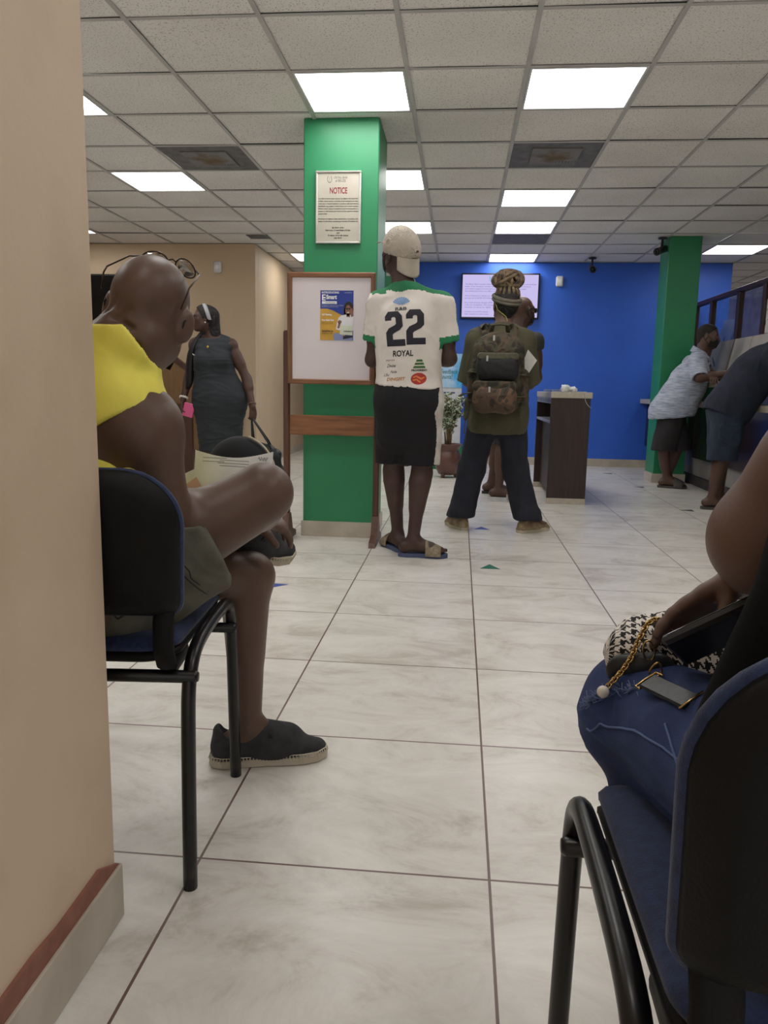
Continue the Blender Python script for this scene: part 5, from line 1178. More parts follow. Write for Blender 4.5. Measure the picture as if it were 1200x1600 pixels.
for a in np.linspace(-.45, PI+.45, n):
    b_ = c_+r_*(.086*math.cos(a))+u_*(.097*math.sin(a))+f_*(.02-.035*(1-math.sin(a)))
    for dd in (-.018, .018):
        for o_ in (0, .004): V.append(b_+f_*dd+(r_*math.cos(a)+u_*math.sin(a))*o_)
F = []
for i in range(n-1): a = i*4; b = a+4; F += [(a+1, b+1, b+3, a+3), (a, a+2, b+2, b), (a, b, b+1, a+1), (a+2, a+3, b+3, b+2)]
mesh_obj('headband', V, F, mat('pale_grey_band', (182, 182, 188), .7), pw)
glasses(pw, HC, HF, HU, M_black, mat('spectacle_glass', (240, 240, 240), .04, trans=1), 1.0, .0026)
M_gold = mat('gold', (212, 176, 96), .25, metal=1); M_pearl = mat('pearl', (236, 230, 220), .2)
for sg in (-1, 1): MB().sphere(HC+r_*sg*.084*.98-f_*.004-u_*.04, .007).build('earring', M_pearl, pw)
nk = MB(); nk.tube([A(-2.255+.085*math.sin(a), 7.0-.085-.02*math.cos(a)+.05*abs(math.sin(a)), 1.40-.075*(1+math.cos(a))/2) for a in np.linspace(-2.0, 2.0, 20)], .0025, 6); o = nk.build('necklace', M_gold, pw)
MB().sphere(A(-2.25, 6.865, 1.30), (.013, .005, .013)).build('pendant', M_gold, o)
nk = MB(); nk.tube([A(-2.33+.06*math.sin(a), 6.868+.01*abs(math.sin(a)), 1.30-.06*(1+math.cos(a))/2+.03*math.sin(a)) for a in np.linspace(-1.6, 1.6, 14)], .003, 6); nk.sphere(A(-2.335, 6.862, 1.235), .01); nk.build('pearl_necklace', M_pearl, pw)
wd = nrm(A(*wl)-A(*el_l)); x, y, _ = frame_of(wd); q = A(*wl)-wd*.03
wt = MB(); wt.tube([q+x*.031*math.cos(a)+y*.029*math.sin(a) for a in np.linspace(0, 2*PI, 24, endpoint=False)], .011, 8, flat=.35, closed=True, hint=wd); wt.box(q-y*.034-A(.017, .006, .02), q-y*.034+A(.017, .006, .02), .004); wt.build('wristwatch', mat('rose_watch', (150, 116, 96), .35, metal=.5), pw)
wd = nrm(A(*wr_)-A(*el_r)); x, y, _ = frame_of(wd); q = A(*wr_)-wd*.02
br = MB()
for k in range(12): a = 2*PI*k/12; br.sphere(q+x*.034*math.cos(a)+y*.032*math.sin(a), .011, nu=8, nv=6)
br.build('bracelet', M_pearl, pw)
for k, sx in enumerate((-2.09, -2.28)):
    sh_ = MB(); sh_.prism([(-.06, 0), (-.04, .035), (.06, .035), (.13, .042), (.19, .02), (.195, 0), (.19, -.02), (.13, -.042), (.06, -.035), (-.04, -.03)], (sx, 7.02, 0), nrm((.15-.3*k, -1, 0)), np.cross(nrm((.15-.3*k, -1, 0)), A(0, 0, 1)), (0, 0, .018)); sh_.build('sandal', M_black, pw)
# pink phone in the one hand, black bag hanging from the other
ph_ = MB().box(A(-2.50, 6.90, .675), A(-2.40, 6.915, .80), .006, rot=roty(.25)); tag(ph_.build('pink_phone_case', mat('hot_pink_case', (232, 96, 150), .4)), 'bright pink phone case held by the woman in the dark dress', 'phone')
hbag = thing('handbag', 'black leather handbag hanging from the hand of the woman in the dress', 'bag', (-1.79, 6.95, .16))
M_lea = mat('black_leather', (32, 36, 40), .45, (24, 27, 31), scale=16, bump=.2, bscale=120)
P = [rc((-1.870, 6.94, .22), (-1.650, 6.94, .2), .075, .075, .03, ((0, 1, 0), .9)), rc((-1.860, 6.94, .36), (-1.660, 6.94, .34), .055, .06, .05, ((0, 1, 0), .8)), rc((-1.820, 6.94, .44), (-1.710, 6.94, .4), .03, .03, .05)]
V, F = sculpt(P, .006, cuts=[((0, 0, .145), (0, 0, -1))]); V = wrinkle(V, F, .006, 12, 6); mesh_obj('bag_body', V, F, M_lea, hbag)
hx, hy, hz = -1.85, 6.9, .67
for d in (-.03, .03):
    s_ = MB(); s_.tube([A(-1.865, 6.94+d, .40), A(-1.860, 6.93+d, .5), A(hx-.012, hy+d*.3, hz-.02), A(hx, hy+d*.2, hz), A(hx+.014, hy+d*.3, hz-.02), A(-1.720, 6.93+d, .47), A(-1.680, 6.94+d, .38)], .008, 8); s_.build('handle', M_lea, hbag)
fr_ = MB()
for k in range(5): fr_.tube([A(-1.66+.006*k, 6.87, .4), A(-1.64+.012*k, 6.86, .32), A(-1.63+.014*k, 6.865, .24-.02*k)], .006, 6)
fr_.build('tassel', M_lea, hbag)
rg = MB(); rg.tube([A(-1.615, 6.93, .2+.0)+A(.02*math.sin(a), 0, .07*math.cos(a)) for a in np.linspace(0, 2*PI, 20, endpoint=False)], .006, 6, closed=True); rg.build('ring_handle', M_lea, hbag)

# ------------------------------------------------------------------ person sitting far behind the woman
ps = person('seated person in a patterned blouse almost hidden behind the standing woman', (-2.790, 8.42, 0))
J = dict(pelvis=(-2.770, 8.54, .56), chest=(-2.780, 8.52, .86), neck=(-2.780, 8.52, 1.09), sl=(-2.630, 8.52, 1.02), sr=(-2.930, 8.52, 1.02), hl=(-2.690, 8.50, .55), hr=(-2.870, 8.50, .55))
HC = A(-2.780, 8.49, 1.24); HF = (0, -1, -.1); HU = (0, 0, 1)
el_l, el_r, wl, wr_ = (-2.570, 8.44, .76), (-3.030, 8.34, .77), (-2.670, 8.24, .66), (-2.970, 8.24, .66)
bp = torso_prims(J, .95)+arm_prims(J['sl'], el_l, wl, .95)+arm_prims(J['sr'], el_r, wr_, .95)+leg_prims(J['hl'], (-2.690, 8.10, .53), (-2.690, 8.10, .09), .95)+leg_prims(J['hr'], (-2.890, 8.10, .53), (-2.890, 8.10, .09), .95)
bp += foot_prims((-2.690, 8.10, .09), (0, -1, 0), .9, z0=.003, toes=False)+foot_prims((-2.890, 8.10, .09), (0, -1, 0), .9, z0=.003, toes=False)+head_prims(HC, HF, HU, .96, J['neck'], female=True)
bp += hand_prims(wl, (-.2, -1, -.1), (0, 0, -1), -1, .95)+hand_prims(wr_, (.2, -1, -.1), (0, 0, -1), 1, .95)
body(ps, bp, 'brown', .008, face_mi(HC, HF, HU, .96))
tp = torso_prims(J, .95, inf=.014)
for sh, e in ((J['sl'], el_l), (J['sr'], el_r)):
    sh, e = A(*sh), A(*e); d = nrm(e-sh); q = sh+d*.2; tp.append(rc(sh, q+d*.02, .064, .066, .03, cut=(q, d), openr=(.012, .03)))
cloth('blouse', ps, tp, camo('black_white_print', [(0, (30, 30, 34)), (.47, (30, 30, 34)), (.52, (206, 204, 200)), (.6, (40, 40, 46)), (.66, (200, 198, 194))], 40), .008, cuts=[((0, 8.4, 1.1), (0, -.2, 1)), ((0, 0, .52), (0, 0, -1))], amp=.004)
sp = [el((-2.780, 8.54, .56), (.17, .13, .12), None, .05)]
for x in (-2.69, -2.88): sp += [rc((x, 8.52, .56), (x, 8.10, .535), .095, .075, .04), rc((x, 8.10, .535), (x, 8.10, .12), .074, .06, .04, cut=((x, 8.10, .13), (0, 0, -1)))]
cloth('trousers', ps, sp, mat('indigo_trousers', (44, 52, 84), .9), .008, amp=.004)
V, F = sculpt([el(HC+A(0, .015, .03), (.088, .108, .098), None, .01)], .006, cuts=[(HC+A(0, -.04, .02), (0, -1, -.5))]); mesh_obj('hair', V, F, M_hair, ps)

# ------------------------------------------------------------------ person: man in the light polo leaning at the counter
pp_ = person('masked man in a light heathered polo and dark shorts leaning on the counter', (2.15, 8.3, 0))
J = dict(pelvis=(2.165, 8.26, .80), chest=(2.315, 8.22, 1.12), neck=(2.40, 8.24, 1.345), sl=(2.36, 8.40, 1.27), sr=(2.315, 8.06, 1.255), hl=(2.185, 8.34, .79), hr=(2.15, 8.17, .79))
HC = A(2.455, 8.215, 1.535); HF = (.86, -.42, -.12); HU = (.1, 0, 1)
el_l, el_r, wl, wr_ = (2.62, 8.22, 1.135), (2.325, 7.935, 1.125), (2.46, 7.98, 1.115), (2.575, 7.93, 1.17)
kl, kr, al, ar = (2.27, 8.3, .43), (2.1, 8.2, .42), (2.2, 8.36, .09), (2.155, 8.22, .09)
bp = torso_prims(J, chest=(.16, .125, .17), belly=(.16, .14))+arm_prims(J['sl'], el_l, wl)+arm_prims(J['sr'], el_r, wr_)+leg_prims(J['hl'], kl, al, back=(-1, 0, 0))+leg_prims(J['hr'], kr, ar, back=(-1, 0, 0))
fl_l, fl_r = nrm((.8, -.55, 0)), nrm((.92, -.3, 0))
bp += foot_prims(al, fl_l, .95, z0=.026, side=-1)+foot_prims(ar, fl_r, .95, z0=.026, side=1)+head_prims(HC, HF, HU, 1.0, J['neck'])
bp += hand_prims(wl, (-.2, -1, .0), (0, .2, -1), -1, curl=(.4, .6, .4))+hand_prims(wr_, (.4, .6, -.25), (0, 0, -1), 1, curl=(.3, .4, .3))
body(pp_, bp, 'brown', .006, face_mi(HC, HF, HU))
M_polo = mat('heathered_polo', (186, 192, 208), .9, (140, 148, 168), scale=22, detail=7, stretch=(.5, .5, 5), contrast=(.35, .62), bump=.1, bscale=200)
tp = torso_prims(J, inf=.018, chest=(.166, .135, .18), belly=(.17, .15), hipr=(.175, .145, .14))
tp.append(rc((2.29, 8.22, 1.05), (2.16, 8.25, .76), .18, .225, .06, ((-.3, .95, 0), .95)))
for sh, e in ((J['sl'], el_l), (J['sr'], el_r)):
    sh, e = A(*sh), A(*e); d = nrm(e-sh); q = sh+d*.185; tp.append(rc(sh-d*.01, q+d*.03, .076, .08, .035, cut=(q, d), openr=(.012, .04)))
cloth('polo_shirt', pp_, tp, M_polo, .006, cuts=[((2.39, 8.23, 1.365), (.35, -.1, 1)), ((2.2, 8.25, .73), (.1, 0, -1))], opens=[((2.2, 8.25, .73), (.1, 0, -1), .03, .013)], amp=.006, sc=9, seed=31, stretch=(1, 1, .7))
cl_ = MB(); nkc = A(2.405, 8.24, 1.375)
V = []; n = 22
for a in np.linspace(-2.75, 2.75, n):
    d = A(math.cos(a+PI-.25), math.sin(a+PI-.25), 0)
    for rr, zz in ((.068, .028), (.075, .03), (.105, -.022), (.098, -.028)): V.append(nkc+d*rr*A(1.05, .95, 1)+A(0, 0, zz-.045*(d[0]*.9-d[1]*.3)-.02*(abs(a) > 2.3)))
F = []
for i in range(n-1): a = i*4; b = a+4; F += [(a+k, b+k, b+(k+1) % 4, a+(k+1) % 4) for k in range(4)]
mesh_obj('collar', V, F, M_polo, pp_)
bt = MB(); bt.box(A(2.49, 8.115, 1.24), A(2.5, 8.13, 1.33), .002, rot=roty(-.3)); bt.build('placket', mat('dark_placket', (70, 76, 92), .8), pp_)
sp = [el((2.165, 8.26, .8), (.15, .17, .13), None, .05)]
for hp, k_ in ((J['hl'], kl), (J['hr'], kr)):
    hp, k_ = A(*hp), A(*k_); q = hp+(k_-hp)*1.08; sp.append(rc(hp+A(.0, 0, .0), q, .118, .122, .05, cut=(A(q[0], q[1], .39), (0, 0, -1)), openr=(.012, .04)))
cloth('shorts', pp_, sp, mat('charcoal_cloth', (46, 44, 46), .9, (38, 36, 38), scale=9), .006, cuts=[((0, 0, .9), (0, 0, 1))], amp=.006, sc=8, seed=33, stretch=(1, 1, .5))
M_gs = mat('grey_sandal_rubber', (78, 74, 70), .75)
slide(pp_, al, fl_l, -1, msole=M_gs, mstrap=M_gs); slide(pp_, ar, fl_r, 1, msole=M_gs, mstrap=M_gs)
mask(pp_, HC, HF, HU, M_maskb, 1.0)
r_, f_, u_ = head_frame(HF, HU); axh = np.stack([r_, f_, u_])
V, F = sculpt([el(HC+u_*.033-f_*.014, (.081, .102, .091), axh, .01), rc(HC-f_*.05-u_*.01, HC-f_*.05-u_*.045, .055, .05, .02)], .005, cuts=[(HC+f_*.045+u_*.055, f_-u_*.85)]); mesh_obj('hair', V, F, mat('cropped_hair', (44, 36, 34), .9, (36, 30, 28), scale=90, bump=.4, bscale=400), pp_)

# ------------------------------------------------------------------ person: man in navy bending over the counter
pn = person('bending man in dark navy shirt and cargo shorts at the right counter edge', (2.2, 6.72, 0))
J = dict(pelvis=(2.215, 6.72, .85), chest=(2.40, 6.70, 1.16), neck=(2.56, 6.69, 1.355), sl=(2.48, 6.87, 1.275), sr=(2.47, 6.52, 1.27), hl=(2.215, 6.80, .83), hr=(2.215, 6.64, .83))
HC = A(2.685, 6.68, 1.44); HF = (.75, 0, -.66); HU = (.6, 0, .8)
el_l, el_r, wl, wr_ = (2.60, 6.92, 1.06), (2.58, 6.47, 1.05), (2.72, 6.76, 1.15), (2.72, 6.58, 1.15)
kl, kr, al, ar = (2.235, 6.83, .45), (2.18, 6.66, .45), (2.27, 6.92, .09), (2.155, 6.76, .09)
fl_l, fl_r = nrm((.95, .1, 0)), nrm((.9, -.15, 0))
bp = torso_prims(J, chest=(.165, .125, .18), belly=(.16, .14))+arm_prims(J['sl'], el_l, wl)+arm_prims(J['sr'], el_r, wr_)+leg_prims(J['hl'], kl, al, back=(-1, 0, 0), calf=.06)+leg_prims(J['hr'], kr, ar, back=(-1, 0, 0), calf=.06)
bp += foot_prims(al, fl_l, .95, z0=.026, side=-1)+foot_prims(ar, fl_r, .95, z0=.026, side=1)+head_prims(HC, HF, HU, 1.0, J['neck'])
bp += hand_prims(wl, (.6, -.7, -.1), (0, 0, -1), -1)+hand_prims(wr_, (.6, .7, -.1), (0, 0, -1), 1)
body(pn, bp, 'brown', .006, face_mi(HC, HF, HU))
M_nav = mat('navy_shirt_cloth', (36, 42, 58), .9, (29, 34, 48), scale=9); M_nav2 = mat('navy_cargo_cloth', (42, 52, 70), .9, (34, 43, 60), scale=9, bump=.1, bscale=240)
tp = torso_prims(J, inf=.02, chest=(.172, .135, .19), belly=(.175, .15), hipr=(.18, .15, .14))
tp.append(rc((2.37, 6.7, 1.1), (2.225, 6.72, .86), .185, .2, .06, ((.4, 0, -.2), .85)))
for sh, e in ((J['sl'], el_l), (J['sr'], el_r)):
    sh, e = A(*sh), A(*e); d = nrm(e-sh); q = sh+d*.22; tp.append(rc(sh-d*.01, q+d*.03, .08, .082, .035, cut=(q, d), openr=(.012, .04)))
cloth('shirt', pn, tp, M_nav, .006, cuts=[((2.56, 6.69, 1.36), (.7, 0, .7)), ((2.2, 6.72, .78), (-.45, 0, -1))], opens=[((2.2, 6.72, .78), (-.45, 0, -1), .03, .013)], amp=.006, sc=9, seed=41)
sp = [el((2.215, 6.72, .85), (.16, .18, .14), None, .06)]
for hp, k_ in ((J['hl'], kl), (J['hr'], kr)):
    hp, k_ = A(*hp), A(*k_); q = hp+(k_-hp)*1.05; sp.append(rc(hp+A(-.01, 0, .0), q, .125, .118, .05, cut=(A(q[0], q[1], .43), (0, 0, -1)), openr=(.012, .04)))
so = cloth('cargo_shorts', pn, sp, M_nav2, .006, cuts=[((0, 0, .95), (0, 0, 1))], amp=.006, sc=9, seed=43, stretch=(1, 1, .6))
for yy in (6.53,): 
    V, F = sculpt([rc((2.14, yy+.012, .6), (2.23, yy+.012, .59), .045, .045, .03, ((0, 1, 0), .3)), rc((2.14, yy+.012, .7), (2.23, yy+.012, .69), .045, .045, .05, ((0, 1, 0), .3))], .006); mesh_obj('cargo_pocket', wrinkle(V, F, .003, 14, 2), F, M_nav2, so)
    V, F = sculpt([rc((2.13, yy+.004, .71), (2.24, yy+.004, .70), .03, .03, .02, ((0, 1, 0), .6))], .006); mesh_obj('pocket_flap', V, F, M_nav2, so)
slide(pn, al, fl_l, -1, msole=M_gs, mstrap=M_gs); slide(pn, ar, fl_r, 1, msole=M_gs, mstrap=M_gs)
r_, f_, u_ = head_frame(HF, HU); axh = np.stack([r_, f_, u_])
V, F = sculpt([el(HC+u_*.033-f_*.014, (.081, .102, .091), axh, .01)], .006, cuts=[(HC+f_*.045+u_*.055, f_-u_*.85)]); mesh_obj('hair', V, F, mat('cropped_hair', (44, 36, 34), .9), pn)
# ------------------------------------------------------------------ person: bald man in the yellow sleeveless shirt, one ankle on his knee
pm = person('bald seated man in a yellow sleeveless shirt, one ankle on his knee', (-.74, 1.5, 0))
J = dict(pelvis=(-.75, 1.47, .595), chest=(-.755, 1.46, .84), neck=(-.675, 1.48, 1.01), sl=(-.915, 1.57, .925), sr=(-.603, 1.425, .895), hl=(-.83, 1.53, .585), hr=(-.68, 1.45, .585))
HS = .94; HC = A(-.618, 1.53, 1.112); HF = (-.02, 1, -.04); HU = (.25, .05, 1)
kl, kr, al, ar = (-.515, 1.86, .50), (-.412, 1.60, .745), (-.522, 1.87, .092), (-.548, 1.905, .622)
el_l, el_r, wl, wr_ = (-.86, 1.70, .70), (-.582, 1.455, .72), (-.66, 1.82, .68), (-.51, 1.80, .672)
fl_l, fl_r = nrm((.95, .31, 0)), nrm((.66, .74, -.16))
bp = torso_prims(J, .98, chest=(.165, .12, .15), belly=(.15, .125))+arm_prims(J['sl'], el_l, wl, 1.1)+arm_prims(J['sr'], el_r, wr_, 1.0, r=(.056, .05, .034))
sr_ = A(*J['sr']); ad = nrm(A(*el_r)-sr_)
bp += [el(sr_+A(.015, -.005, -.012), (.072, .072, .085), None, .03), rc(sr_+ad*.05, sr_+ad*.13, .06, .055, .03), el(A(-.70, 1.40, .92), (.1, .05, .08), None, .05), rc(J['neck'], sr_+A(-.02, 0, .03), .06, .05, .04)]
bp += leg_prims(J['hl'], kl, al, 1.0, back=(-.6, -.7, 0), calf=.056)+leg_prims(J['hr'], kr, ar, 1.0, back=(-.2, -.3, -1), thigh=.088, calf=.058)
bp += [rc(A(*J['hr'])+A(.09, .05, .06), A(*kr)+A(-.05, -.02, -.03), .076, .064, .03), el(A(*kr)+A(.01, 0, .004), (.05, .052, .052), None, .02)]
bp += foot_prims(al, fl_l, .88, z0=.024, toes=False)+foot_prims(ar, fl_r, .86, z0=None, toes=False, upv=(.1, -.55, .8))+head_prims(HC, HF, HU, HS, A(*J['neck'])+A(-.012, .0, .0), fat=1.05)
r_, f_, u_ = head_frame(HF, HU)
Lh = lambda x, y, z: HC+HS*(r_*x+f_*y+u_*z)
bp += [rc(Lh(0, -.04, -.06), A(*J['neck'])+A(-.02, -.02, .0), .066, .068, .03), rc(Lh(-.035, -.075, -.045), Lh(.03, -.078, -.055), .022, .022, .025), rc(Lh(-.045, -.068, -.082), Lh(.03, -.07, -.092), .021, .02, .02),
       rc(Lh(-.045, -.104, -.062), Lh(.03, -.104, -.071), .009, .007, .006, sub=True), rc(Lh(-.03, -.108, -.028), Lh(.015, -.108, -.04), .007, .006, .006, sub=True), rc(Lh(-.055, -.085, -.02), Lh(-.03, -.103, .01), .006, .004, .006, sub=True), rc(Lh(-.02, -.106, -.03), Lh(.004, -.106, -.004), .006, .004, .006, sub=True)]
for sg in (-1, 1): bp.append(el(Lh(sg*.087, -.012, -.008), A(.009, .019, .031), np.stack([nrm(r_*sg*.8-f_*.45), nrm(np.cross(u_, nrm(r_*sg*.8-f_*.45))), u_]), .01))
bp += hand_prims(wr_, (.75, .6, -.35), (-.3, .1, -1), 1, 1.0, curl=(.25, .45, .35), thumb=.3)+hand_prims(wl, (.8, .2, -.1), (0, .4, -1), -1, 1.0, curl=(.4, .5, .4))
body(pm, bp, 'brownm', .004, face_mi(HC, HF, HU, HS), smooth=2)
M_yel = mat('lemon_jersey', (240, 230, 104), .85, (231, 220, 96), scale=9, bump=.1, bscale=260)
tp = torso_prims(J, .98, inf=.012, chest=(.168, .125, .16), belly=(.16, .135))
tp += [rc((-.71, 1.455, .98), (-.635, 1.455, 1.065), .084, .082, .03), rc(A(*J['neck'])+A(-.02, -.005, -.03), A(*J['sr'])+A(-.012, .0, .034), .08, .066, .03), rc(A(*J['neck'])+A(-.03, 0, -.03), A(*J['sl'])+A(0, 0, .03), .075, .062, .03), rc((-.74, 1.45, .80), (-.75, 1.46, .6), .158, .168, .05, ((0, 1, 0), .85)), el(A(-.71, 1.395, .93), (.11, .056, .085), None, .04)]
for j, dx in (('sr', .03), ('sl', -.03)):
    c = A(*J[j])+A(dx, -.03, -.016); tp.append(el(c, (.15, .14, .052), np.array([[.95, 0, (.3 if dx > 0 else -.3)], [0, 1, 0], [(-.3 if dx > 0 else .3), 0, .95]]), .006, sub=True))
tp.append(rc((-.745, 1.45, .80), (-.75, 1.46, .6), .162, .17, .004, ((0, 1, 0), .87), cut=((0, 0, .846), (0, 0, 1))))
nq, nn_ = A(-.652, 1.47, 1.046), nrm((.75, .1, .66)); tp.append(rc(nq+nn_*.105, nq+nn_*.3, .11, .13, .008, sub=True))
yo = cloth('sleeveless_shirt', pm, tp, M_yel, .0045, cuts=[((0, 0, .62), (0, 0, -1)), ((0, 0, 1.078), (0, 0, 1))], amp=.004, sc=13, seed=51, stretch=(1, 1, .8))
M_cargo = mat('olive_grey_cargo_cloth', (100, 98, 86), .9, (84, 82, 71), scale=12, bump=.12, bscale=260)
sp = [el((-.75, 1.48, .575), (.165, .15, .1), None, .05), rc((-.83, 1.53, .58), A(-.83, 1.53, .58)*.42+A(*kl)*.58, .098, .088, .04, cut=(A(-.83, 1.53, .58)*.45+A(*kl)*.55, A(*kl)-A(-.83, 1.53, .58)), openr=(.01, .04))]
hp, k_ = A(*J['hr']), A(*kr); q = hp+(k_-hp)*.56; dn = nrm(nrm(k_-hp)+A(.12, 0, .02))
sp += [rc(hp+A(.02, .02, .0), q+(k_-hp)*.12+A(0, .01, .018), .114, .114, .04, cut=(q, dn), openr=(.01, .05)), rc(hp+A(.02, -.01, -.05), q+(k_-hp)*.12+A(.02, 0, -.04), .08, .084, .05, cut=(q, dn), openr=(.01, .05))]
so = cloth('cargo_shorts', pm, sp, M_cargo, .0045, cuts=[((0, 0, .7), (0, 0, 1))], amp=.004, sc=14, seed=53, stretch=(1, 1, 1))
trs = bvh(so); M_stitch = mat('dark_stitching', (44, 43, 38), .9)
def seam(name, pts, tree, m, parent, r=.0016, n=10):
    P = np.array(pts, float); Q = []
    for a, b in zip(P[:-1], P[1:]): Q += [a+(b-a)*k/n for k in range(n)]
    Q.append(P[-1]); out = []
    for p in Q: h = tree.find_nearest(Vector(p)); out.append(np.array(h[0])+np.array(h[1])*r*.5)
    return MB().tube(out, r, 6).build(name, m, parent)
cd = nrm(k_-hp); cu = nrm(np.cross(cd, A(0, 1, 0))); cu = cu if cu[2] > 0 else -cu
for off in (.022, .03): seam('hem_stitch', [q-dn*off+A(0, -.11*math.cos(a), 0)+cu*.11*math.sin(a) for a in np.linspace(-1.4, 1.5, 9)], trs, M_stitch, so, .0011, 5)
pk = [q-cd*.06+A(0, -.1, 0)+cu*.02, q-cd*.055+A(0, -.1, 0)-cu*.05, q-cd*.17+A(0, -.1, 0)-cu*.065, q-cd*.175+A(0, -.1, 0)+cu*.03, q-cd*.06+A(0, -.1, 0)+cu*.03]
seam('pocket_stitch', pk, trs, M_stitch, so, .0016, 8)
seam('side_stitch', [q+A(0, -.13, 0)+cu*.0, q-cd*.2+A(0, -.13, 0)-cu*.0], trs, M_stitch, so, .0012, 14)
# espadrilles
M_esp = mat('perforated_grey_suede', (58, 58, 60), .9, (46, 46, 48), scale=40, bump=.5, bscale=420); M_rope = mat('cream_rubber_sole', (196, 184, 164), .7); M_thr = mat('cream_blanket_stitch', (210, 200, 180), .8); M_lin = mat('dark_shoe_lining', (26, 28, 36), .8)
def espadrille(an, fd, upv, side, stitches=True):
    fd = nrm(fd); upv = nrm(np.asarray(upv, float)-fd*(np.asarray(upv, float)@fd)); r = np.cross(fd, upv); b = A(*an)-upv*.09
    L = lambda u, v, w_: b+fd*u+r*v+upv*w_
    ax = np.stack([fd, r, upv])
    P = [rc(L(-.05, 0, .042), L(.05, 0, .04), .042, .045, .02), rc(L(.04, 0, .048), L(.10, 0, .044), .047, .043, .02), rc(L(.09, 0, .034), L(.175, .0, .022), .048, .032, .03, (upv, .75)), rc(L(.04, 0, .07), L(.1, 0, .055), .034, .03, .03), rc(L(-.062, 0, .045), L(-.066, 0, .085), .03, .024, .02)]
    P += [el(L(-.012, 0, .098), A(.062, .036, .05), ax, .008, sub=True)]
    V, F = sculpt(P, .0035, cuts=[(L(0, 0, .014), -upv)])
    ro = thing_part = mesh_obj('espadrille', V, F, M_esp, pm)
    out = [(-.1, 0), (-.094, .026), (-.07, .04), (-.02, .043), (.04, .043), (.09, .05), (.14, .053), (.18, .044), (.205, .02), (.21, 0), (.205, -.02), (.18, -.042), (.14, -.05), (.09, -.047), (.04, -.042), (-.02, -.042), (-.07, -.04), (-.094, -.026)]
    MB().prism(out, L(0, 0, 0), fd, r, upv*.019).build('sole', M_rope, ro)
    Q = np.array(out+[out[0]]); seg = np.linalg.norm(np.diff(Q, axis=0), axis=1); cum = np.r_[0, np.cumsum(seg)]; mb = MB()
    for s_ in np.arange(0, cum[-1], .0085):
        i = min(np.searchsorted(cum, s_, 'right')-1, len(seg)-1); t = (s_-cum[i])/seg[i]; u, v = Q[i]+(Q[i+1]-Q[i])*t; n_ = nrm(A(Q[i+1][1]-Q[i][1], -(Q[i+1][0]-Q[i][0]))); n_ = n_ if n_@A(u-.05, v) > 0 else -n_
        mb.tube([L(u+n_[0]*.0015, v+n_[1]*.0015, .015), L(u-n_[0]*.002, v-n_[1]*.002, .0265)], .0013, 5)
    mb.tube([L(u*.985, v*.96, .0265) for u, v in out], .0014, 5, closed=True)
    mb.build('blanket_stitch', M_thr, ro)
    for sg in (-1, 1): MB().prism([(.035, 0), (.075, .0), (.055, .035)], L(0, sg*.0405, .055), fd, upv, r*sg*.004).build('elastic_gore', M_lin, ro)
    return ro
espadrille(al, fl_l, (0, 0, 1), -1); espadrille(ar, fl_r, (.1, -.55, .8), 1)
mask(pm, HC, HF, HU, M_maskb, HS*1.01)
# spectacles pushed up on his head
gp = glasses(pm, HC-nrm(HF)*.01, nrm(A(*HF))*.86+u_*.5, u_*.86-nrm(A(*HF))*.5, mat('bronze_frame', (70, 54, 44), .3, metal=.7), mat('spectacle_glass', (240, 240, 240), .04, trans=1), HS*1.06, .0016, 'eyeglasses', z0=.062)
# papers and a cap held on his lap
M_pap = mat('paper_white', (232, 230, 226), .7)
def sheet(name, P0, ex, ey, w_, h_, label, m, bend=.02, n=14, cat='paper', group=None, wav=1.0):
    ex, ey = nrm(ex), nrm(ey); nn = nrm(np.cross(ex, ey)); V = []; F = []
    for j in range(n+1):
        for i in range(n+1):
            u, v = i/n, j/n; V.append(A(*P0)+ex*w_*u+ey*h_*(v-.11*wav*math.sin(u*PI*1.05)*(v > .5)*(v-.5)*2+.06*wav*(u > .6)*(u-.6))+nn*bend*(math.sin(u*PI*1.3)+.4*v*v))
    k = n+1
    for j in range(n):
        for i in range(n): q = j*k+i; F.append((q, q+1, q+k+1, q+k))
    c = len(V); V += [p-nn*.0012 for p in V]; F += [tuple(x+c for x in f)[::-1] for f in F]
    o = mesh_obj(name, V, F, m, None); return tag(o, label, cat, group)
pa = sheet('paper_sheet', (-.602, 1.70, .695), (1, .06, -.03), (.02, .25, 1), .178, .135, 'large white printed sheet on the lap of the seated man', M_pap, .008)
tpa = bvh(pa); lines = MB()
for k, (u0, u1, dz) in enumerate(((.02, .075, .118), (.06, .125, .114), (.055, .125, .107), (.06, .12, .101), (.02, .07, .110))):
    Q = [np.array((tpa.find_nearest(Vector(A(-.602, 1.70, .695)+A(1, .06, -.03)*u+A(.02, .25, 1)*dz*.97-A(0, 0, .0-.0)))[0])) for u in np.linspace(u0, u1, 12)]
    lines.tube([p+A(0, -.0012, .0004) for p in Q], .0006, 5)
Q0 = A(-.602, 1.70, .695)+A(1, .06, -.03)*.145+A(.02, .25, 1)*.118
Q = [np.array(tpa.find_nearest(Vector(Q0+A(.006*k/3, 0, .005*math.sin(k*1.9))))[0])+A(0, -.0014, .0004) for k in range(12)]
lines.tube(Q, .0007, 5); lines.build('print', mat('grey_print', (90, 90, 94), .7), pa)
sheet('paper_sheet', (-.632, 1.72, .70), (.8, .1, .45), (-.45, .3, .8), .085, .06, 'folded white paper left of the large sheet on the lap', M_pap, .006, wav=0)
o = sheet('leaflet', (-.62, 1.695, .70), (.75, .1, .65), (-.5, .3, .75), .06, .035, 'small pink leaflet poking out left of the large sheet on the lap', mat('pink_leaflet', (214, 170, 156), .6), .003, wav=0)
ct = thing('cap', 'black cap with a white brim edge behind the large sheet on the lap', 'cap', (-.52, 1.82, .66))
M_navycap = mat('black_cap_cloth', (16, 18, 26), .85, (12, 13, 19), scale=20)
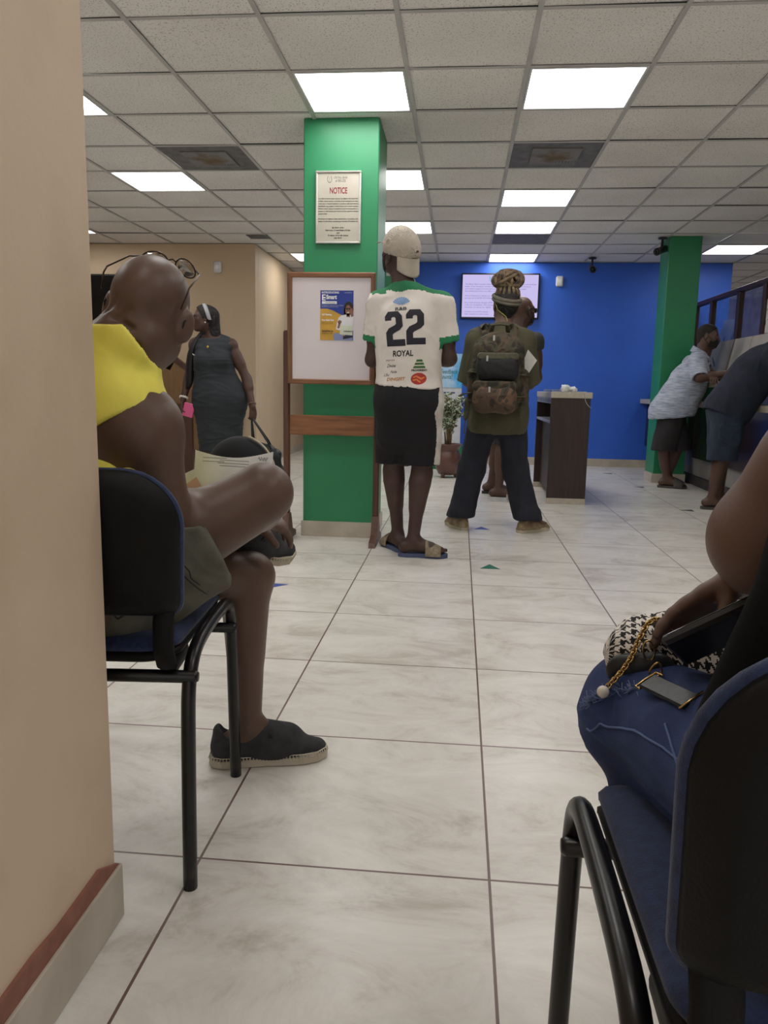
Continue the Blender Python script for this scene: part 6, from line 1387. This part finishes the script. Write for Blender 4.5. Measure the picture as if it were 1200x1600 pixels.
V, F = sculpt([el((-.52, 1.82, .755), (.088, .07, .1), None, .02)], .005, cuts=[((0, 0, .655), (0, 0, -1))]); mesh_obj('crown', V, F, M_navycap, ct)
br = MB(); br.tube([A(-.52+.09*math.cos(a), 1.805, .76+.098*math.sin(a)) for a in np.linspace(-.25, 1.3, 18)], .0028, 6); br.build('white_piping', M_thr, ct)
V, F = sculpt([rc((-.61, 1.74, .69), (-.55, 1.73, .685), .028, .028, .02, ((0, 0, 1), .9))], .005); mesh_obj('brim', V, F, M_navycap, ct)

# ------------------------------------------------------------------ person: near woman in torn jeans
pj = person('seated person at the near right in frayed jeans and a black top', (.43, .63, 0))
J = dict(pelvis=(.43, .70, .60), chest=(.50, .70, .86), neck=(.50, .74, 1.09), sl=(.372, .75, .995), sr=(.63, .72, 1.0), hl=(.345, .72, .585), hr=(.52, .71, .585))
HC = A(.50, .80, 1.235); HF = (-.25, .85, -.5); HU = (0, .45, 1)
kl, kr, al, ar = (.262, 1.0, .552), (.53, 1.06, .56), (.39, .69, .16), (.50, .72, .10)
el_l, el_r, wl, wr_ = (.318, .81, .838), (.66, .86, .78), (.366, .985, .75), (.46, 1.02, .72)
bp = torso_prims(J, .95)+arm_prims(J['sl'], el_l, wl, .97, r=(.05, .046, .032))+arm_prims(J['sr'], el_r, wr_, .97)+leg_prims(J['hl'], kl, al, .95, back=(0, -1, 0))+leg_prims(J['hr'], kr, ar, .95, back=(0, -1, 0))
bp += [el(A(*el_l)+A(-.004, .0, -.012), (.046, .05, .046), None, .03)]
bp += foot_prims(al, (.3, .9, -.3), .9, z0=None, toes=True, side=-1)+foot_prims(ar, (.2, .95, 0), .9, z0=.016, toes=True)+head_prims(HC, HF, HU, .96, J['neck'], female=True)
bp += hand_prims(wl, (-.7, .05, -.5), (.35, -.65, -.65), -1, .88, curl=(.12, .25, .2), thumb=.9)+hand_prims(wr_, (-.8, .2, -.3), (-.2, -.3, -.9), 1, .95)
body(pj, bp, 'mid', .004, face_mi(HC, HF, HU, .96))
M_blk = mat('black_top_cloth', (8, 8, 9), .95, (6, 6, 7), scale=12, spec=.1)
tp = torso_prims(J, .95, inf=.014)
tp += [rc((.475, .69, .86), (.445, .69, .63), .165, .195, .06, ((0, 1, 0), .78)), rc((.345, .63, .89), (.288, .63, .65), .078, .088, .05)]
cloth('top', pj, tp, M_blk, .005, cuts=[((.50, .73, 1.06), (0, .5, 1)), ((0, 0, .575), (0, 0, -1))], amp=.003, sc=9, seed=61)
def denim():
    m = bpy.data.materials.new('blue_denim'); g = NT(m); out = g.n('ShaderNodeOutputMaterial'); p = g.n('ShaderNodeBsdfPrincipled'); g.l(p, 0, out, 0); p.inputs['Roughness'].default_value = .9
    tc = g.n('ShaderNodeTexCoord'); n1 = g.n('ShaderNodeTexNoise'); n1.inputs['Scale'].default_value = 9; n1.inputs['Detail'].default_value = 6; g.l(tc, 'Object', n1, 'Vector')
    wv = g.n('ShaderNodeTexNoise'); wv.inputs['Scale'].default_value = 700; g.l(tc, 'Object', wv, 'Vector')
    r = g.n('ShaderNodeValToRGB'); e = r.color_ramp.elements; e[0].position = .3; e[0].color = lin((30, 45, 86)); e[1].position = .72; e[1].color = lin((54, 74, 122)); g.l(n1, 0, r, 0)
    r2 = g.n('ShaderNodeValToRGB'); e2 = r2.color_ramp.elements; e2[0].position = .4; e2[0].color = (.75, .78, .82, 1); e2[1].position = .6; e2[1].color = (1.1, 1.1, 1.1, 1); g.l(wv, 0, r2, 0)
    mx = g.n('ShaderNodeMixRGB', blend_type='MULTIPLY'); mx.inputs[0].default_value = .8; g.l(r, 0, mx, 1); g.l(r2, 0, mx, 2); g.l(mx, 0, p, 'Base Color')
    b = g.n('ShaderNodeBump'); b.inputs['Strength'].default_value = .3; b.inputs['Distance'].default_value = .002; g.l(wv, 0, b, 'Height'); g.l(b, 0, p, 'Normal'); return m
M_den = denim()
sp = [el((.43, .70, .60), (.185, .15, .12), None, .05)]+[el((.43+q, .64, .585), (.11, .11, .105), None, .05) for q in (-.07, .07)]
for hp, k_, an, cz in ((J['hl'], kl, al, .27), (J['hr'], kr, ar, .27)):
    hp, k_, an = A(*hp), A(*k_), A(*an); sp += [rc(hp, k_, .098, .073, .045), rc(k_, k_+(an-k_)*.85, .072, .062, .04, cut=(k_+(an-k_)*.7, an-k_), openr=(.01, .04)), el(k_+A(-.002, .01, .0), (.074, .07, .072), None, .03)]
je = cloth('jeans', pj, sp, M_den, .0045, cuts=[((0, 0, .72), (0, 0, 1))], amp=.0045, sc=15, seed=63, stretch=(1, .5, 1))
tj = bvh(je); M_fray = mat('pale_frayed_thread', (120, 136, 176), .95); M_sm = mat('worn_seam', (92, 112, 158), .95)
seam('knee_seam', [(.1705, .9652, .5423), (.1855, .9345, .5675), (.2086, .867, .5924), (.2248, .8049, .6037), (.232, .77, .606)], tj, M_sm, je, .0015, 8)
seam('knee_seam', [(.236, .83, .618), (.234, .80, .610), (.228, .765, .603), (.21, .73, .58)], tj, M_sm, je, .0015, 8)
fr = MB(); FP = np.array([(.1688, .9794, .5649), (.185, .955, .585), (.2033, .9383, .6057), (.2262, .9083, .6257)])
for k in range(110):
    t = rng.uniform(0, 2.999); i = int(t); p = FP[i]+(FP[i+1]-FP[i])*(t-i)+rng.normal(size=3)*.003+A(-.004, .008, .004); h = tj.find_nearest(Vector(p)); p = np.array(h[0]); n_ = np.array(h[1]); d = nrm(n_*.7+A(-.3, .2, .3)+rng.normal(size=3)*.5); fr.tube([p, p+d*.004, p+d*.009+rng.normal(size=3)*.002], .0006, 4)
fr.build('frayed_edge', M_fray, je)
# phone in her hand
phn = thing('smartphone', 'black smartphone in a dark case held by the jeans wearer', 'phone', (.325, .95, .70))
pl = nrm((.80, -.22, .56)); pw2 = nrm(np.cross(pl, (.30, .45, .85))); pnn = np.cross(pl, pw2); Rm = np.stack([pl, pw2, pnn], 1); pc_ = A(.322, .882, .722)
MB().box(pc_-A(.08, .038, .0065), pc_+A(.08, .038, .0065), .006, rot=Rm).build('case', mat('matt_black_case', (30, 30, 32), .5), phn)
for sg in (1,): MB().box(pc_-A(.075, .034, -.0058), pc_+A(.075, .034, .0072), .001, rot=Rm).build('screen', mat('black_glass', (8, 8, 10), .08), phn)
MB().box(pc_+A(-.07, -.0395, -.0015), pc_+A(.07, -.037, .0015), .0008, rot=Rm, piv=pc_).build('side_strip', mat('grey_phone_edge', (86, 86, 88), .4), phn)
# houndstooth bag on her lap
def hound(t=.0017):
    m = bpy.data.materials.new('houndstooth'); g = NT(m); out = g.n('ShaderNodeOutputMaterial'); p = g.n('ShaderNodeBsdfPrincipled'); g.l(p, 0, out, 0); p.inputs['Roughness'].default_value = .9
    sp = g.n('ShaderNodeSeparateXYZ')
    def M(op, a, b=None):
        o = g.n('ShaderNodeMath', operation=op)
        for i, q in enumerate((a, b)):
            if q is None: continue
            if isinstance(q, (int, float)): o.inputs[i].default_value = q
            else: g.t.links.new(q, o.inputs[i])
        return o.outputs[0]
    uvn = g.n('ShaderNodeUVMap'); uvn.uv_map = 'wrap'; g.t.links.new(uvn.outputs[0], sp.inputs[0])
    u = M('FLOOR', M('DIVIDE', M('ADD', sp.outputs[0], 10.0), t)); v = M('FLOOR', M('DIVIDE', M('ADD', sp.outputs[1], 10.0), t))
    warp = M('LESS_THAN', M('MODULO', u, 8.0), 3.5); weft = M('LESS_THAN', M('MODULO', v, 8.0), 3.5); tw = M('LESS_THAN', M('MODULO', M('ADD', u, v), 4.0), 1.5)
    c = M('ADD', M('MULTIPLY', tw, warp), M('MULTIPLY', M('SUBTRACT', 1.0, tw), weft))
    mx = g.n('ShaderNodeMixRGB'); g.t.links.new(c, mx.inputs[0]); mx.inputs[1].default_value = lin((24, 23, 25)); mx.inputs[2].default_value = lin((222, 216, 208)); g.l(mx, 0, p, 'Base Color'); return m
bgt = thing('houndstooth_bag', 'small black and white houndstooth bag with gold chain on the jeans wearer\'s lap', 'bag', (.27, 1.0, .6))
M_h = hound()
V, F = sculpt([rc((.235, 1.01, .63), (.335, .985, .632), .03, .036, .03), rc((.25, 1.03, .655), (.285, 1.02, .662), .024, .027, .025), el((.24, 1.0, .64), (.03, .03, .03), None, .02), rc((.262, .98, .69), (.262, 1.06, .695), .006, .006, .01, sub=True)], .003); V = wrinkle(V, F, .003, 40, 5); bb = mesh_obj('bag_body', V, F, M_h, bgt)
uv = bb.data.uv_layers.new(name='wrap'); ang = np.arctan2(V[:, 2]-.635, -(V[:, 1]-1.0)); uu = V[:, 0]*1.05-V[:, 1]*.2; vv = ang*.036
li = np.empty(len(bb.data.loops), np.int32); bb.data.loops.foreach_get('vertex_index', li); uv.data.foreach_set('uv', np.stack([uu[li], vv[li]], 1).ravel())
V, F = sculpt([rc((.222, .975, .625), (.255, .962, .632), .024, .026, .015, ((0, 1, .3), .5))], .003); mesh_obj('leather_tab', V, F, M_lea, bgt)
M_gold2 = mat('old_gold', (206, 172, 112), .25, metal=1)
def links(pts, r, name='chain_link'):
    P = np.array(pts, float); Q = [P[0]]
    for a, b in zip(P[:-1], P[1:]): Q += [a+(b-a)*k/6 for k in range(1, 7)]
    Q = np.array(Q)
    for _ in range(3): Q[1:-1] = (Q[:-2]+2*Q[1:-1]+Q[2:])/4
    seg = np.linalg.norm(np.diff(Q, axis=0), axis=1); cum = np.r_[0, np.cumsum(seg)]; st_ = r*1.3; k = 0
    for s_ in np.arange(0, cum[-1], st_):
        i = min(np.searchsorted(cum, s_, 'right')-1, len(seg)-1); p = Q[i]+(Q[i+1]-Q[i])*((s_-cum[i])/seg[i]); d = nrm(Q[i+1]-Q[i]); x, y, _ = frame_of(d, (0, -1, .4)); a_ = nrm(x+y) if k % 2 else nrm(x-y); k += 1
        MB().tube([p+d*r*1.1*math.cos(a)+a_*r*.8*math.sin(a) for a in np.linspace(0, 2*PI, 12, endpoint=False)], r*.3, 6, closed=True).build(name, M_gold2, bgt)
links([(.285, .985, .668), (.272, .99, .684), (.258, .985, .692), (.246, .975, .688), (.234, .965, .668), (.225, .957, .648), (.216, .953, .634), (.206, .95, .622), (.197, .948, .612)], .0042)
links([(.27, .935, .635), (.285, .925, .638), (.31, .92, .642)], .0048)
MB().sphere((.1905, .944, .606), .0078).build('pearl', M_pearl, bgt)
cg = MB(); c0 = A(.2425, .945, .662); cg.tube([c0+A(.007*math.cos(a)-.003*math.sin(a), -.006*math.sin(a), .0145*math.sin(a)) for a in np.linspace(0, 2*PI, 20, endpoint=False)], .0014, 7, closed=True); cg.build('gold_ring', M_gold2, bgt)
cg = MB(); c1 = A(.2475, .925, .645); cg.tube([c1+A(.0068*math.cos(a)*(1-.35*math.sin(a)), -.006*math.sin(a), .011*math.sin(a)) for a in np.linspace(0, 2*PI, 20, endpoint=False)], .0014, 7, closed=True); cg.tube([c1+A(0, .003, -.009), c1+A(-.001, -.004, -.016)], .0032, 8); cg.build('swivel_clasp', M_gold2, bgt)
cc = A(.248, .868, .6395); ex = nrm((.32, -.93, .1)); nn = nrm(np.array(tj.find_nearest(Vector(cc))[1])); nn = nrm(nn-ex*(nn@ex)); ey = np.cross(nn, ex); Rm = np.stack([ex, ey, nn], 1)
cc = np.array(tj.find_nearest(Vector(cc))[0])+nn*.005
stp = MB(); stp.box(cc-A(.042, .0125, .003), cc+A(.042, .0125, .003), .002, rot=Rm); stp.build('leather_strap', M_lea, bgt)
fm = MB(); fm.tube([cc+Rm@A(-.034, -.0155, .002), cc+Rm@A(-.044, -.0155, .002), cc+Rm@A(-.045, 0, .002), cc+Rm@A(-.044, .0155, .002), cc+Rm@A(-.03, .0155, .002)], .0014, 7); fm.build('strap_frame', M_gold2, bgt); MB().tube([cc+Rm@A(.045, y, .004) for y in (-.017, 0, .017)], .0015, 7).build('strap_bar', M_gold2, bgt)

# her hair and flat shoes
r_, f_, u_ = head_frame((-.25, .85, -.5), (0, .45, 1)); hcw = A(.50, .80, 1.235); axh = np.stack([r_, f_, u_])
V, F = sculpt([el(hcw+u_*.03-f_*.012, (.082, .104, .093), axh, .01), el(hcw-f_*.105+u_*.05, (.045, .04, .045), axh, .015), rc(hcw-f_*.06-u_*.02, hcw-f_*.055-u_*.055, .052, .045, .02)], .005, cuts=[(hcw+f_*.045+u_*.04, f_-u_*.6)]); mesh_obj('hair', wrinkle(V, F, .003, 60, 9), F, M_hair, pj)
for an_, fd_ in ((al, nrm((.3, .9, -.3))), (ar, nrm((.2, .95, 0)))):
    up_ = nrm(A(0, 0, 1)-fd_*fd_[2]); rr = np.cross(fd_, up_); b_ = A(*an_)-up_*(.088 if fd_[2] < -.1 else an_[2]-.002)
    MB().prism([(-.08, 0), (-.06, .034), (.04, .034), (.12, .045), (.17, .035), (.185, 0), (.17, -.035), (.12, -.042), (.04, -.032), (-.06, -.032)], b_-up_*.014, fd_, rr, up_*.014).build('flat_sandal', M_black, pj)
